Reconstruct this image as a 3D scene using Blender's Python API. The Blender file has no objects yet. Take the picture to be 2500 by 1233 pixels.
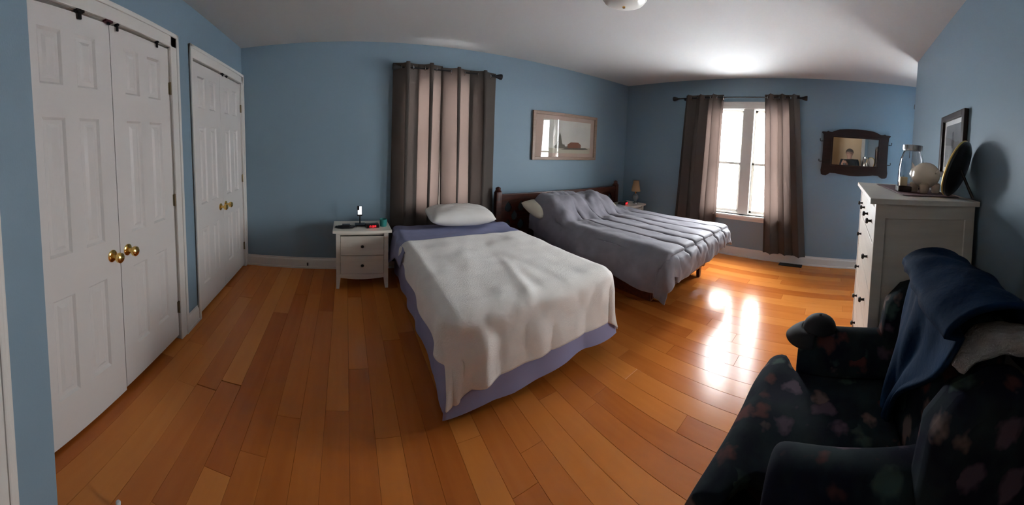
import bpy, bmesh, math, random
from mathutils import Matrix, Vector, noise
random.seed(7)
PI = math.pi
SC = bpy.context.scene
COL = SC.collection

# ------------------------------------------------------------------ camera
def make_camera():
    fx, fy, cy = 771.75, 719.6, 399.84          # pixels of the 2500 x 1233 frame
    yaw, pitch, roll = .5258, .06, .0309
    cam = bpy.data.cameras.new('camera')
    co = bpy.data.objects.new('camera', cam)
    COL.objects.link(co)
    cam.type = 'PANO'
    cam.panorama_type = 'CENTRAL_CYLINDRICAL'
    cam.central_cylindrical_radius = 1.0
    cam.central_cylindrical_range_u_min = -1250 / fx
    cam.central_cylindrical_range_u_max = 1250 / fx
    cam.central_cylindrical_range_v_min = -(1233 - cy) / fy
    cam.central_cylindrical_range_v_max = cy / fy
    cam.clip_start = .01

    def d(x, u, f):
        x, u = math.cos(roll) * x - math.sin(roll) * u, math.sin(roll) * x + math.cos(roll) * u
        u, f = math.cos(pitch) * u - math.sin(pitch) * f, math.sin(pitch) * u + math.cos(pitch) * f
        return Vector((math.cos(yaw) * x + math.sin(yaw) * f, -math.sin(yaw) * x + math.cos(yaw) * f, u))
    r, u, f = d(1, 0, 0), d(0, 1, 0), d(0, 0, 1)
    co.matrix_world = Matrix(((r.x, u.x, -f.x, 0), (r.y, u.y, -f.y, 0), (r.z, u.z, -f.z, 1.46), (0, 0, 0, 1)))
    SC.camera = co
make_camera()

# ------------------------------------------------------------------ world, exposure, portals
W = bpy.data.worlds.new('overcast_sky')
SC.world = W
W.use_nodes = True
bg = W.node_tree.nodes['Background']
bg.inputs['Color'].default_value = (.92, .96, 1.0, 1)
bg.inputs['Strength'].default_value = 55.0
SC.view_settings.view_transform = 'Standard'
SC.view_settings.look = 'None'
SC.view_settings.gamma = 1.0
SC.view_settings.use_curve_mapping = False
SC.view_settings.exposure = 0.0
SC.cycles.sample_clamp_indirect = 0.0
SC.cycles.max_bounces = 12
SC.cycles.diffuse_bounces = 6
SC.cycles.use_denoising = True

def portal(name, loc, rot, sx, sy):
    l = bpy.data.lights.new(name, 'AREA')
    l.shape = 'RECTANGLE'; l.size = sx; l.size_y = sy
    l.cycles.is_portal = True
    o = bpy.data.objects.new(name, l); COL.objects.link(o)
    o.location = loc; o.rotation_euler = rot
portal('window_portal', (4.205, 1.29, 1.39), (0, PI / 2, 0), 1.54, 1.14)
portal('window_portal', (1.04, 3.485, 1.48), (-PI / 2, 0, 0), .66, 1.52)
portal('window_portal', (4.205, -1.55, 1.39), (0, PI / 2, 0), 1.54, 1.00)

XL, XW, YB, YR, H = -1.13, 4.09, 3.37, -.68, 2.60

# ------------------------------------------------------------------ mesh helpers
class MB:
    def __init__(s):
        s.v = []; s.f = []
    def add(s, vs, fs):
        n = len(s.v)
        s.v += [tuple(v) for v in vs]
        s.f += [tuple(i + n for i in f) for f in fs]
        return s
    def box(s, a, b):
        x0, y0, z0 = a; x1, y1, z1 = b
        return s.add([(x0, y0, z0), (x1, y0, z0), (x1, y1, z0), (x0, y1, z0), (x0, y0, z1), (x1, y0, z1), (x1, y1, z1), (x0, y1, z1)],
                     [(0, 3, 2, 1), (4, 5, 6, 7), (0, 1, 5, 4), (1, 2, 6, 5), (2, 3, 7, 6), (3, 0, 4, 7)])
    def rbox(s, a, b, r=.004, seg=2):
        bm = bmesh.new()
        bmesh.ops.create_cube(bm, size=1)
        for v in bm.verts:
            for i in range(3):
                v.co[i] = a[i] if v.co[i] < 0 else b[i]
        r = min([r] + [abs(b[i] - a[i]) * .49 for i in range(3)])
        bmesh.ops.bevel(bm, geom=bm.edges[:], offset=r, segments=seg, affect='EDGES', profile=.6)
        bm.verts.index_update()
        s.add([v.co[:] for v in bm.verts], [[v.index for v in f.verts] for f in bm.faces])
        bm.free()
        return s
    def tube(s, pts, r, n=10, cap=True, closed=False):
        pts = [Vector(p) for p in pts]
        m = len(pts)
        rs = r if isinstance(r, (list, tuple)) else [r] * m
        vs = []; fs = []
        prev = None
        for i, p in enumerate(pts):
            if closed:
                t = pts[(i + 1) % m] - pts[i - 1]
            else:
                t = pts[min(i + 1, m - 1)] - pts[max(i - 1, 0)]
            t.normalize()
            if prev is None:
                u = t.orthogonal().normalized()
            else:
                u = (prev - t * prev.dot(t)).normalized()
            prev = u
            w = t.cross(u)
            for k in range(n):
                a = 2 * PI * k / n
                vs.append(p + (u * math.cos(a) + w * math.sin(a)) * rs[i])
        for i in range(m if closed else m - 1):
            j = (i + 1) % m
            for k in range(n):
                l = (k + 1) % n
                fs.append((i * n + k, i * n + l, j * n + l, j * n + k))
        if cap and not closed:
            fs.append(tuple(reversed(range(n))))
            fs.append(tuple(range((m - 1) * n, m * n)))
        return s.add(vs, fs)
    def lathe(s, prof, c=(0, 0, 0), n=24, axis='z', sx=1, sy=1):
        vs = []; fs = []
        for r, z in prof:
            for k in range(n):
                a = 2 * PI * k / n
                p = (r * math.cos(a) * sx, r * math.sin(a) * sy, z)
                if axis == 'x': p = (z, p[0], p[1])
                elif axis == 'y': p = (p[0], z, p[1])
                elif axis == '-y': p = (p[0], -z, p[1])
                vs.append((c[0] + p[0], c[1] + p[1], c[2] + p[2]))
        for i in range(len(prof) - 1):
            for k in range(n):
                l = (k + 1) % n
                fs.append((i * n + k, i * n + l, (i + 1) * n + l, (i + 1) * n + k))
        if prof[0][0] > 1e-5: fs.append(tuple(reversed(range(n))))
        if prof[-1][0] > 1e-5: fs.append(tuple(range((len(prof) - 1) * n, len(prof) * n)))
        return s.add(vs, fs)
    def prism(s, poly, d0, d1, axis='y', holes=None):
        """polygon (list of 2D) extruded along axis between d0, d1"""
        def P(q, d):
            return (q[0], d, q[1]) if axis == 'y' else ((d, q[0], q[1]) if axis == 'x' else (q[0], q[1], d))
        n = len(poly)
        vs = [P(q, d0) for q in poly] + [P(q, d1) for q in poly]
        fs = [tuple(range(n)), tuple(reversed(range(n, 2 * n)))]
        fs += [(i, i + n, (i + 1) % n + n, (i + 1) % n) for i in range(n)]
        return s.add(vs, fs)
    def grid(s, fn, nu, nv, wrap=False):
        vs = [fn(i / nu, j / nv) for j in range(nv + 1) for i in range(nu + 1)]
        fs = []
        for j in range(nv):
            for i in range(nu):
                a = j * (nu + 1) + i
                fs.append((a, a + 1, a + nu + 2, a + nu + 1))
        return s.add(vs, fs)
    def mesh(s, name, m=None, smooth=False, angle=None):
        me = bpy.data.meshes.new(name)
        me.from_pydata(s.v, [], s.f)
        bm = bmesh.new(); bm.from_mesh(me)
        bmesh.ops.remove_doubles(bm, verts=bm.verts[:], dist=1e-6)
        bmesh.ops.recalc_face_normals(bm, faces=bm.faces[:])
        bm.to_mesh(me); bm.free()
        if m: me.materials.append(m)
        if smooth:
            for p in me.polygons: p.use_smooth = True
            if angle:
                me.set_sharp_from_angle(angle=math.radians(angle))
        return me
    def build(s, name, m, parent=None, smooth=False, loc=None, angle=35, **kw):
        o = bpy.data.objects.new(name, s.mesh(name, m, smooth, angle))
        COL.objects.link(o)
        if parent is not None: o.parent = parent
        if loc: o.location = loc
        if kw: tag(o, **kw)
        return o

def tag(o, label=None, cat=None, group=None, kind=None):
    if label: o['label'] = label
    if cat: o['category'] = cat
    if group: o['group'] = group
    if kind: o['kind'] = kind
    return o
def thing(name, label, cat, loc=(0, 0, 0), rz=0, group=None):
    o = bpy.data.objects.new(name, None)
    o.empty_display_size = .05
    COL.objects.link(o)
    o.location = loc; o.rotation_euler = (0, 0, rz)
    return tag(o, label, cat, group)
def struct(name, loc=(0, 0, 0)):
    o = bpy.data.objects.new(name, None); o.empty_display_size = .05
    COL.objects.link(o); o.location = loc
    o['kind'] = 'structure'
    return o
def copy_tree(o, parent=None):
    c = o.copy(); COL.objects.link(c)
    if parent is not None: c.parent = parent
    for ch in list(o.children): copy_tree(ch, c)
    return c
def mod_thick(o, t, off=-1):
    m = o.modifiers.new('thickness', 'SOLIDIFY'); m.thickness = t; m.offset = off
    return o
def nz(x, y=0, z=0): return noise.noise(Vector((x, y, z)))
def sstep(a, b, x):
    t = min(1, max(0, (x - a) / (b - a))); return t * t * (3 - 2 * t)

# ------------------------------------------------------------------ materials
def mat(name, col, rough=.6, metal=0, col2=None, scale=6, bump=None, spec=.5, coat=0, sheen=0, stretch=None, coord='Object', detail=4, emit=None):
    m = bpy.data.materials.new(name); m.use_nodes = True
    nt = m.node_tree; b = nt.nodes['Principled BSDF']
    b.inputs['Base Color'].default_value = (*col, 1)
    b.inputs['Roughness'].default_value = rough
    b.inputs['Metallic'].default_value = metal
    b.inputs['Specular IOR Level'].default_value = spec
    b.inputs['Coat Weight'].default_value = coat
    b.inputs['Sheen Weight'].default_value = sheen
    if emit:
        b.inputs['Emission Color'].default_value = (*emit[0], 1); b.inputs['Emission Strength'].default_value = emit[1]
    if col2 or bump:
        tc = nt.nodes.new('ShaderNodeTexCoord'); mp = nt.nodes.new('ShaderNodeMapping')
        nt.links.new(tc.outputs[coord], mp.inputs[0])
        if stretch: mp.inputs['Scale'].default_value = stretch
        if col2:
            n = nt.nodes.new('ShaderNodeTexNoise'); n.inputs['Scale'].default_value = scale; n.inputs['Detail'].default_value = detail
            nt.links.new(mp.outputs[0], n.inputs['Vector'])
            r = nt.nodes.new('ShaderNodeValToRGB')
            r.color_ramp.elements[0].position = .35; r.color_ramp.elements[0].color = (*col, 1)
            r.color_ramp.elements[1].position = .65; r.color_ramp.elements[1].color = (*col2, 1)
            nt.links.new(n.outputs[0], r.inputs[0]); nt.links.new(r.outputs[0], b.inputs['Base Color'])
        if bump:
            n2 = nt.nodes.new('ShaderNodeTexNoise'); n2.inputs['Scale'].default_value = bump[0]; n2.inputs['Detail'].default_value = 3
            nt.links.new(mp.outputs[0], n2.inputs['Vector'])
            bp = nt.nodes.new('ShaderNodeBump'); bp.inputs['Strength'].default_value = bump[1]; bp.inputs['Distance'].default_value = .01
            nt.links.new(n2.outputs[0], bp.inputs['Height']); nt.links.new(bp.outputs[0], b.inputs['Normal'])
    return m

def wood_floor():
    m = bpy.data.materials.new('hardwood'); m.use_nodes = True
    nt = m.node_tree; N = nt.nodes; L = nt.links; b = N['Principled BSDF']
    tc = N.new('ShaderNodeTexCoord'); oi = N.new('ShaderNodeObjectInfo')
    add = N.new('ShaderNodeVectorMath'); add.operation = 'MULTIPLY_ADD'
    add.inputs[1].default_value = (9, .9, 9)
    comb = N.new('ShaderNodeCombineXYZ')
    mul = N.new('ShaderNodeMath'); mul.operation = 'MULTIPLY'; mul.inputs[1].default_value = 50
    L.new(oi.outputs['Random'], mul.inputs[0])
    for i in range(3): L.new(mul.outputs[0], comb.inputs[i])
    L.new(tc.outputs['Object'], add.inputs[0]); L.new(comb.outputs[0], add.inputs[2])
    n = N.new('ShaderNodeTexNoise'); n.inputs['Scale'].default_value = 2.2; n.inputs['Detail'].default_value = 5; n.inputs['Distortion'].default_value = .6
    L.new(add.outputs[0], n.inputs['Vector'])
    r = N.new('ShaderNodeValToRGB')          # plank to plank tone
    e = r.color_ramp.elements
    e[0].position = 0; e[0].color = (.39, .092, .015, 1)
    e[1].position = 1; e[1].color = (.73, .28, .062, 1)
    x = e.new(.3); x.color = (.52, .148, .026, 1)
    x = e.new(.65); x.color = (.64, .207, .039, 1)
    mx = N.new('ShaderNodeMix'); mx.data_type = 'FLOAT'; mx.inputs[0].default_value = .35
    L.new(oi.outputs['Random'], mx.inputs[2]); L.new(n.outputs[0], mx.inputs[3])
    L.new(mx.outputs[0], r.inputs[0]); L.new(r.outputs[0], b.inputs['Base Color'])
    n2 = N.new('ShaderNodeTexNoise'); n2.inputs['Scale'].default_value = 3
    L.new(tc.outputs['Object'], n2.inputs['Vector'])
    bp = N.new('ShaderNodeBump'); bp.inputs['Strength'].default_value = .12; bp.inputs['Distance'].default_value = .004
    L.new(n2.outputs[0], bp.inputs['Height']); L.new(bp.outputs[0], b.inputs['Normal'])
    b.inputs['Roughness'].default_value = .20
    b.inputs['Specular IOR Level'].default_value = .36
    return m

def curtain_mat(name, col, tcol, fac=.45):
    m = bpy.data.materials.new(name); m.use_nodes = True
    nt = m.node_tree; N = nt.nodes; L = nt.links; N.clear()
    o = N.new('ShaderNodeOutputMaterial'); d = N.new('ShaderNodeBsdfDiffuse'); t = N.new('ShaderNodeBsdfTranslucent'); mx = N.new('ShaderNodeMixShader')
    tc = N.new('ShaderNodeTexCoord'); mp = N.new('ShaderNodeMapping'); mp.inputs['Scale'].default_value = (120, 120, 400)
    n = N.new('ShaderNodeTexNoise'); n.inputs['Scale'].default_value = 1
    L.new(tc.outputs['Object'], mp.inputs[0]); L.new(mp.outputs[0], n.inputs['Vector'])
    bp = N.new('ShaderNodeBump'); bp.inputs['Strength'].default_value = .15; bp.inputs['Distance'].default_value = .002
    L.new(n.outputs[0], bp.inputs['Height']); L.new(bp.outputs[0], d.inputs['Normal'])
    d.inputs[0].default_value = (*col, 1); t.inputs[0].default_value = (*tcol, 1); mx.inputs[0].default_value = fac
    L.new(d.outputs[0], mx.inputs[1]); L.new(t.outputs[0], mx.inputs[2]); L.new(mx.outputs[0], o.inputs[0])
    return m

def pane_mat(name, tint=(1, 1, 1), refl=.07):
    m = bpy.data.materials.new(name); m.use_nodes = True
    nt = m.node_tree; N = nt.nodes; L = nt.links; N.clear()
    o = N.new('ShaderNodeOutputMaterial'); t = N.new('ShaderNodeBsdfTransparent'); g = N.new('ShaderNodeBsdfGlossy'); mx = N.new('ShaderNodeMixShader')
    lw = N.new('ShaderNodeFresnel'); lw.inputs[0].default_value = 1.5
    t.inputs[0].default_value = (*tint, 1); g.inputs['Roughness'].default_value = .0
    ge = N.new('ShaderNodeNewGeometry'); inv = N.new('ShaderNodeMath'); inv.operation = 'SUBTRACT'; inv.inputs[0].default_value = 1
    mu = N.new('ShaderNodeMath'); mu.operation = 'MULTIPLY'
    L.new(ge.outputs['Backfacing'], inv.inputs[1]); L.new(inv.outputs[0], mu.inputs[0]); L.new(lw.outputs[0], mu.inputs[1])
    L.new(mu.outputs[0], mx.inputs[0]); L.new(t.outputs[0], mx.inputs[1]); L.new(g.outputs[0], mx.inputs[2]); L.new(mx.outputs[0], o.inputs[0])
    return m

def floral_mat(name):
    m = bpy.data.materials.new(name); m.use_nodes = True
    nt = m.node_tree; N = nt.nodes; L = nt.links; b = N['Principled BSDF']
    tc = N.new('ShaderNodeTexCoord')
    base = N.new('ShaderNodeTexNoise'); base.inputs['Scale'].default_value = 9; base.inputs['Detail'].default_value = 4
    L.new(tc.outputs['Object'], base.inputs['Vector'])
    br = N.new('ShaderNodeValToRGB'); e = br.color_ramp.elements
    e[0].position = .38; e[0].color = (.007, .008, .017, 1); e[1].position = .66; e[1].color = (.018, .028, .030, 1)
    L.new(base.outputs[0], br.inputs[0])
    # flowers: voronoi cells, some with petals
    ds = N.new('ShaderNodeTexNoise'); ds.inputs['Scale'].default_value = 22
    L.new(tc.outputs['Object'], ds.inputs['Vector'])
    ad = N.new('ShaderNodeVectorMath'); ad.operation = 'MULTIPLY_ADD'; ad.inputs[1].default_value = (.06, .06, .06)
    L.new(ds.outputs[1], ad.inputs[0]); L.new(tc.outputs['Object'], ad.inputs[2])
    vo = N.new('ShaderNodeTexVoronoi'); vo.inputs['Scale'].default_value = 12.0
    L.new(ad.outputs[0], vo.inputs['Vector'])
    fr = N.new('ShaderNodeValToRGB'); e = fr.color_ramp.elements
    e[0].position = .30; e[0].color = (1, 1, 1, 1); e[1].position = .48; e[1].color = (0, 0, 0, 1)
    L.new(vo.outputs['Distance'], fr.inputs[0])
    sep = N.new('ShaderNodeSeparateColor'); L.new(vo.outputs['Color'], sep.inputs[0])
    fc = N.new('ShaderNodeValToRGB'); fc.color_ramp.interpolation = 'CONSTANT'; e = fc.color_ramp.elements
    e[0].position = 0; e[0].color = (.085, .034, .030, 1); e[1].position = .35; e[1].color = (.14, .10, .09, 1)
    x = e.new(.55); x.color = (.045, .072, .062, 1)
    x = e.new(.75); x.color = (.085, .06, .08, 1)
    L.new(sep.outputs[0], fc.inputs[0])
    gt = N.new('ShaderNodeMath'); gt.operation = 'GREATER_THAN'; gt.inputs[1].default_value = .28
    L.new(sep.outputs[1], gt.inputs[0])
    mu = N.new('ShaderNodeMath'); mu.operation = 'MULTIPLY'
    L.new(fr.outputs[0], mu.inputs[0]); L.new(gt.outputs[0], mu.inputs[1])
    mx = N.new('ShaderNodeMix'); mx.data_type = 'RGBA'
    L.new(mu.outputs[0], mx.inputs[0]); L.new(br.outputs[0], mx.inputs[6]); L.new(fc.outputs[0], mx.inputs[7])
    L.new(mx.outputs[2], b.inputs['Base Color'])
    b.inputs['Roughness'].default_value = .9; b.inputs['Specular IOR Level'].default_value = .08
    return m

M_wall = mat('blue_wall_paint', (.200, .282, .342), .55, col2=(.208, .290, .350), scale=3, bump=(220, .05), spec=.3, coord='Generated')
M_beige = mat('beige_wall_paint', (.62, .50, .36), .6, bump=(200, .05))
M_ceil = mat('ceiling_paint', (.50, .495, .475), .85, bump=(180, .08))
M_trim = mat('white_trim_paint', (.66, .63, .58), .38, spec=.45)
M_door = mat('white_door_paint', (.64, .60, .565), .42, spec=.45, bump=(60, .03))
M_sub = mat('subfloor_dark', (.02, .01, .006), .8)
M_floor = wood_floor()
M_brass = mat('polished_brass', (.78, .52, .16), .18, 1)
M_hinge = mat('aged_brass', (.22, .17, .10), .4, 1)
M_black = mat('black_metal', (.010, .010, .012), .45, .3)
M_darkin = mat('closet_interior', (.05, .045, .04), .9)
M_furn = mat('white_stained_pine', (.72, .67, .58), .42, col2=(.66, .61, .525), scale=3, stretch=(1, 1, 10), spec=.4)
M_knob = mat('dark_bronze_knob', (.018, .014, .012), .4, .6)
M_bedwood = mat('mahogany', (.075, .017, .008), .34, col2=(.042, .010, .006), scale=4, stretch=(1.5, 8, 8), coat=.1, spec=.35)
M_mirwood = mat('dark_mahogany', (.026, .009, .006), .38, col2=(.016, .006, .004), scale=4, stretch=(6, 1.2, 6), coat=.08, spec=.3)
M_frame_tan = mat('pale_oak_frame', (.30, .19, .13), .45, col2=(.24, .15, .10), scale=6, stretch=(1, 1, 6))
M_matboard = mat('tan_mat_board', (.42, .30, .24), .8)
M_white = mat('white_paper', (.75, .74, .72), .7)
M_blanket = mat('cream_fleece_blanket', (.85, .815, .765), .95, col2=(.79, .755, .71), scale=7, bump=(140, .35), sheen=.3, spec=.1)
M_sheet = mat('periwinkle_sheet', (.25, .26, .40), .85, col2=(.22, .23, .365), scale=8, bump=(300, .12), spec=.2)
M_skirt = mat('periwinkle_bed_skirt', (.30, .295, .46), .85, bump=(300, .12), spec=.2)
M_pillow = mat('off_white_pillowcase', (.69, .67, .635), .85, col2=(.65, .625, .59), scale=5, bump=(260, .1), spec=.2)
M_ivory = mat('ivory_pillowcase', (.68, .62, .49), .85, bump=(260, .1), spec=.2)
M_comf = mat('grey_lilac_comforter', (.205, .193, .222), .62, col2=(.172, .162, .19), scale=9, bump=(18, .35), sheen=.2, spec=.35)
M_matt = mat('mattress_ticking', (.33, .32, .36), .9)
M_curt = curtain_mat('taupe_curtain', (.150, .130, .116), (.034, .0235, .0195), .5)
M_grom = mat('grommet_metal', (.55, .55, .55), .25, 1)
M_glass = pane_mat('window_glass')
M_picglass = pane_mat('picture_glass')
M_mirror = mat('mirror_silver', (.88, .88, .86), .015, 1)
M_clear = bpy.data.materials.new('clear_glass'); M_clear.use_nodes = True
_b = M_clear.node_tree.nodes['Principled BSDF']; _b.inputs['Transmission Weight'].default_value = 1; _b.inputs['Roughness'].default_value = .01; _b.inputs['IOR'].default_value = 1.45
M_snow = mat('snow', (.92, .93, .95), .9, bump=(2, .2))
M_floral = floral_mat('dark_floral_upholstery')
M_navy = mat('navy_blanket', (.003, .021, .056), .85, col2=(.002, .013, .036), scale=5, bump=(40, .3), spec=.1)
M_fleece = mat('grey_fleece', (.42, .40, .38), .95, col2=(.34, .32, .30), scale=22, bump=(120, .8), spec=.1)
M_cap = mat('black_cap_cloth', (.008, .008, .010), .8)
M_plastic = mat('black_plastic', (.012, .012, .014), .3)
M_red = mat('red_led', (.3, .01, .01), .4, emit=((1, .02, .03), 2.4))
M_scr = mat('lit_white_screen', (.8, .8, .8), .4, emit=((.85, .92, 1), 1.6))
M_teal = mat('teal_ceramic', (.03, .22, .20), .35)
M_shade = curtain_mat('beige_lamp_shade', (.50, .33, .19), (.5, .33, .18), .35)
M_cream = mat('cream_ceramic', (.62, .52, .40), .22, coat=.4)
M_gold = mat('gilt_rim', (.65, .45, .15), .35, 1)
M_runner = mat('mauve_runner', (.20, .13, .14), .8, col2=(.16, .10, .11), scale=30)
M_candle = mat('cream_candle', (.70, .56, .34), .5)
M_vent = mat('bronze_vent', (.035, .022, .015), .5, .5)
M_fixture = mat('frosted_glass_dome', (.72, .70, .64), .3)
M_skin = mat('skin', (.50, .28, .20), .55)
M_jacket = mat('charcoal_jacket', (.020, .024, .030), .8)
M_jeans = mat('dark_jeans', (.02, .028, .05), .85)
M_hair = mat('grey_brown_hair', (.10, .08, .065), .7)

# ------------------------------------------------------------------ shell
def sbox(name, boxes, m):
    mb = MB()
    for a, b in boxes: mb.box(a, b)
    o = mb.build(name, m); o['kind'] = 'structure'
    return o

# floor: dark base with planks along Y
floor = sbox('floor', [((-2.4, -2.4, -.16), (4.2, 3.48, -.0135))], M_sub)
plank_mesh = {}
PW, GAP = .12, .0008
def plank(x, y0, y1):
    L = round((y1 - y0) / .02) * .02
    L = max(L, .04)
    if L not in plank_mesh:
        hw, hl, c = (PW - GAP) / 2, L / 2 - .0004, .0008
        mb = MB()
        vs = [(-hw, -hl, -.014), (hw, -hl, -.014), (hw, hl, -.014), (-hw, hl, -.014),
              (-hw, -hl, -c), (hw, -hl, -c), (hw, hl, -c), (-hw, hl, -c),
              (-hw + c, -hl + c, 0), (hw - c, -hl + c, 0), (hw - c, hl - c, 0), (-hw + c, hl - c, 0)]
        fs = [(0, 3, 2, 1), (8, 9, 10, 11)]
        for i in range(4):
            j = (i + 1) % 4
            fs += [(i, j, j + 4, i + 4), (i + 4, j + 4, j + 8, i + 8)]
        mb.add(vs, fs)
        plank_mesh[L] = mb.mesh('plank', M_floor)
    o = bpy.data.objects.new('plank', plank_mesh[L])
    COL.objects.link(o); o.parent = floor
    o.location = (x, (y0 + y1) / 2, 0)
nrow = int((4.09 + 2.4) / PW)
for i in range(nrow + 1):
    x = 4.09 - PW / 2 - i * PW + .0
    if x > 3.11: ya, yb = -2.3, YB
    elif x > -.85: ya, yb = YR, YB
    elif x > XL - .06: ya, yb = -1.5, YB
    else: ya, yb = -1.5, .42
    y = ya
    first = True
    while y < yb - .02:
        L = random.choice([.7, .9, 1.1, 1.3, 1.5, 1.7])
        if first: L *= random.uniform(.3, 1.); first = False
        L = round(L / .02) * .02
        if yb - (y + L) < .3: L = yb - y
        plank(x, y, y + L)
        y += L

ceiling = sbox('ceiling', [((-2.5, -2.5, H), (4.3, 3.6, H + .12))], M_ceil)
T = .12
# back wall with the curtained window
sbox('wall_back', [((XL - T, YB, -.15), (.71, YB + T, H)), ((1.37, YB, -.15), (XW + T, YB + T, H)),
                   ((.71, YB, -.15), (1.37, YB + T, .72)), ((.71, YB, 2.24), (1.37, YB + T, H))], M_wall)
# window wall
sbox('wall_window', [((XW, 1.86, -.15), (XW + T, YB, H)), ((XW, -1.05, -.15), (XW + T, .72, H)), ((XW, -2.3, -.15), (XW + T, -2.05, H)),
                     ((XW, .72, -.15), (XW + T, 1.86, .62)), ((XW, .72, 2.16), (XW + T, 1.86, H)),
                     ((XW, -2.05, -.15), (XW + T, -1.05, .62)), ((XW, -2.05, 2.16), (XW + T, -1.05, H))], M_wall)
# closet wall
sbox('wall_left', [((XL - T, .57, -.15), (XL, .68, H)), ((XL - T, 1.862, -.15), (XL, 2.158, H)), ((XL - T, 3.312, -.15), (XL, YB, H)),
                   ((XL - T, .68, 2.192), (XL, 1.862, H)), ((XL - T, 2.158, 2.192), (XL, 3.312, H))], M_wall)
sbox('wall_closet', [((-1.85, .45, -.15), (-1.75, YB + T, H)), ((-1.75, .45, -.15), (XL - T, .57, H)), ((-1.75, YB, -.15), (XL - T, YB + T, H)),
                     ((-1.75, 1.98, -.15), (XL - T, 2.04, H)), ((-1.75, .57, -.12), (XL - T, YB, -.005))], M_darkin)
# entry wall with the opening behind the photographer
sbox('wall_entry', [((XL - T, .345, -.15), (-.85, .57, H)), ((-.97, -.52, 2.30), (-.85, .345, H)), ((-.97, YR, -.15), (-.85, -.52, H))], M_wall)
sbox('wall_right', [((-.97, YR - T, -.15), (3.11, YR, H)), ((2.99, -2.3, -.15), (3.11, YR - T, H))], M_wall)
sbox('wall_alcove', [((2.99, -2.42, -.15), (XW + T, -2.3, H))], M_wall)
sbox('wall_hall', [((-2.4, -1.6, -.15), (-2.3, .5, H)), ((-2.4, .42, -.15), (XL - T, .5, H)), ((-2.4, -1.62, -.15), (-.85, -1.5, H)), ((-.97, -1.5, -.15), (-.85, YR - T, H))], M_beige)
# snow outside
g = MB().box((4.4, -14, -.9), (30, 30, -.6)).box((-14, 3.7, -.9), (4.4, 30, -.6)).box((2.0, -30, -.9), (30, -14, -.6)).box((2.0, -14, -.9), (4.4, -2.6, -.6)).build('ground', M_snow); g['kind'] = 'structure'

# baseboards: stepped profile
def baseboard(name, runs):
    mb = MB()
    for (a, b, nrm) in runs:
        a = Vector((*a, 0)); b = Vector((*b, 0)); n = Vector((*nrm, 0))
        prof = [(0, 0), (.022, 0), (.022, .018), (.015, .022), (.015, .098), (.012, .108), (.006, .114), (.006, .126), (0, .128)]
        k = len(prof)
        vs = [a + n * d + Vector((0, 0, z)) for d, z in prof] + [b + n * d + Vector((0, 0, z)) for d, z in prof]
        fs = [(i, i + 1, i + 1 + k, i + k) for i in range(k - 1)] + [tuple(range(k)), tuple(reversed(range(k, 2 * k)))]
        mb.add(vs, fs)
    o = mb.build(name, M_trim); o['kind'] = 'structure'
baseboard('baseboard_back', [((XL, YB), (XW, YB), (0, -1))])
baseboard('baseboard_window', [((XW, -2.3), (XW, YB), (-1, 0))])
baseboard('baseboard_left', [((XL, 1.95), (XL, 2.125), (1, 0))])
baseboard('baseboard_entry', [((-.85, .42), (-.85, .57), (1, 0))])
baseboard('baseboard_right', [((-.85, YR), (3.11, YR), (0, 1))])

# casings
def casing(name, boxes):
    mb = MB()
    for a, b in boxes: mb.rbox(a, b, .006)
    o = mb.build(name, M_trim); o['kind'] = 'structure'
    return o
def door_casing(name, y0, y1, w0, w1, zt, wt):
    x = XL
    casing(name, [((x, y0 - w0, 0), (x + .018, y0, zt + wt)), ((x, y1, 0), (x + .018, y1 + w1, zt + wt)), ((x, y0 - w0, zt), (x + .018, y1 + w1, zt + wt)),
                  ((x, y0 - w0, zt + wt - .03), (x + .026, y1 + w1, zt + wt)), ((x, y0 - w0, 0), (x + .026, y0 - w0 + .03, zt + wt)), ((x, y1 + w1 - .03, 0), (x + .026, y1 + w1, zt + wt)),
                  ((x - .11, y0 - .012, 0), (x, y0, zt)), ((x - .11, y1, 0), (x, y1 + .012, zt)), ((x - .11, y0, zt), (x, y1, zt + .012))])
door_casing('trim_1', .69, 1.85, .09, .10, 2.18, .105)
door_casing('trim_2', 2.17, 3.30, .045, .065, 2.18, .105)
casing('trim_3', [((-.85, .345, 0), (-.832, .42, 2.38)), ((-.85, .385, 0), (-.824, .405, 2.38)), ((-.85, -.60, 0), (-.832, -.52, 2.38)), ((-.85, -.60, 2.30), (-.832, .42, 2.38)),
                  ((-.98, .333, 0), (-.85, .345, 2.30)), ((-.98, -.52, 0), (-.85, -.508, 2.30)), ((-.98, -.52, 2.288), (-.85, .345, 2.30))])

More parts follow.
